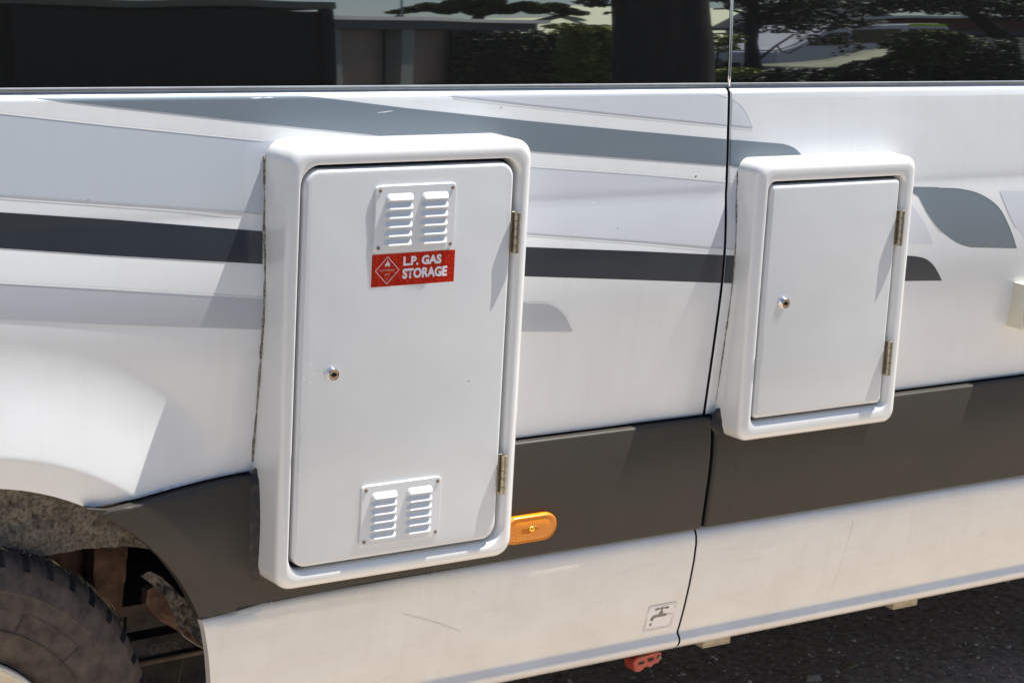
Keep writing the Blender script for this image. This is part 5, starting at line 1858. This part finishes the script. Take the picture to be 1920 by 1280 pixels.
# sunlit bank in front of the second van
bm = bmesh.new()
tp_ = [(1418, 123, 18), (1480, 119, 18.6), (1550, 110, 19.3), (1600, 98, 20), (1655, 85, 20.6), (1712, 79, 21)]
bt_ = [(1418, 127, 17.0), (1480, 128, 17.0), (1550, 128, 17.0), (1600, 122, 17.2), (1655, 112, 17.6), (1712, 101, 18.0)]
T1 = [rm(*p) for p in tp_]; B1 = [rm(*p) for p in bt_]
r1v = [bm.verts.new(p) for p in T1]; r2v = [bm.verts.new(p) for p in B1]
r3v = [bm.verts.new((p.x, p.y, 0)) for p in T1]; r4v = [bm.verts.new((p.x, p.y, 0)) for p in B1]
for k in range(len(T1) - 1):
    bm.faces.new((r1v[k], r1v[k + 1], r2v[k + 1], r2v[k]))
    bm.faces.new((r1v[k], r3v[k], r3v[k + 1], r1v[k + 1]))
    bm.faces.new((r2v[k], r2v[k + 1], r4v[k + 1], r4v[k]))
bm.faces.new((r1v[0], r2v[0], r4v[0], r3v[0])); bm.faces.new((r1v[-1], r3v[-1], r4v[-1], r2v[-1]))
bmesh.ops.recalc_face_normals(bm, faces=bm.faces[:])
M['bank'] = plain('pale_dry_bank', (0.30, 0.31, 0.22), 0.9, var=0.2, scale=3)
tag(frombm('grass_bank', bm, M['bank'], None), 'pale sunlit bank sloping up in front of the second van', None, None, 'structure')

# hedge rows nearest the glass
def hedge(name, label, ptsp, D, n, mat, seedv, size=0.06):
    bm = bmesh.new()
    P_ = [rm(a, c, D) for a, c in ptsp]
    bl = []
    for p, q in zip(P_, P_[1:]):
        k = max(1, int((q - p).length / 0.45))
        for i in range(k):
            c = p.lerp(q, i / k)
            bl.append((c.x, -D - 0.3, c.z * 0.5, 0.36, 0.30, c.z * 0.5))
    leafcloud(bm, bl, n, size, seedv)
    for (x, y, z, rx, ry, rz) in bl:
        boxbm(bm, x - 0.3, x + 0.3, y - 0.2, y + 0.1, 0, z + rz - 0.12)
    return tag(frombm(name, bm, mat, None, False), label, 'hedge')


hedge('hedge', 'low dark hedge rising to the right at the foot of the right window', [(1420, 130), (1500, 129), (1560, 128), (1640, 118), (1700, 104), (1790, 98), (1960, 92)], 14, 26000, M['leaf2'], 51)
hedge('hedge', 'low dark hedge strip mirrored below the slim tree', [(1330, 116), (1350, 113), (1372, 112), (1424, 113)], 16, 5000, M['leaf2'], 52)
bl = [blob(px_, py_, 13.5, w_, h_, 0.5) for px_, py_, w_, h_ in ((1735, 64, 22, 8), (1712, 82, 12, 14), (1760, 78, 26, 22), (1785, 85, 10, 18), (1735, 100, 30, 24))]
b_ = rm(1740, 100, 13.5)
tree('round_shrub', 'rounded shrub with a yellow-green top in front of the lime roof strip', (b_.x, b_.y, 0), [([(b_.x, b_.y, 0), (b_.x, b_.y, 1.4)], [0.05, 0.03])], bl, 6000, 0.045, M['leaf1'], 53, cat='shrub')
for i, (a, c) in enumerate(((1810, 78), (1828, 80), (1845, 78), (1862, 80), (1880, 77), (1898, 79))):
    q = rm(a, c, 13.8)
    tree('conifer_spike', 'narrow dark hedge tip, %s of six, against the cream panel' % ('leftmost', 'second from the left', 'third from the left', 'third from the right', 'second from the right', 'rightmost')[i], (q.x, q.y, 0), [], [(q.x, q.y, q.z * 0.55, 0.16, 0.16, q.z * 0.52)], 500, 0.045, M['leaf2'], 60 + i, 'row of narrow hedge tips', 'shrub')
bl = [blob(a, c, 12, 16, 6, 0.3) for a, c in ((1345, 142), (1352, 138))]
q = rm(1348, 140, 12)
tree('low_bush', 'small yellowish bush at the foot of the thick trunk', (q.x, q.y, 0), [], bl, 700, 0.04, M['leaf3'], 71, cat='shrub')
bl = [blob(a, c, 12, 12, 5, 0.3) for a, c in ((1380, 138), (1388, 134))]
q = rm(1384, 138, 12)
tree('low_bush', 'small yellowish bush at the foot of the slim tree', (q.x, q.y, 0), [], bl, 500, 0.04, M['leaf3'], 72, cat='shrub')
# antenna mast
q = rm(751, 20, 40)
bm = bmesh.new()
tube(bm, [(q.x, q.y, 0), (q.x, q.y, 8.0)], 0.03, 8)
tag(frombm('roof_aerial', bm, M['post'], None), 'thin mast standing above the garage row', 'mast')
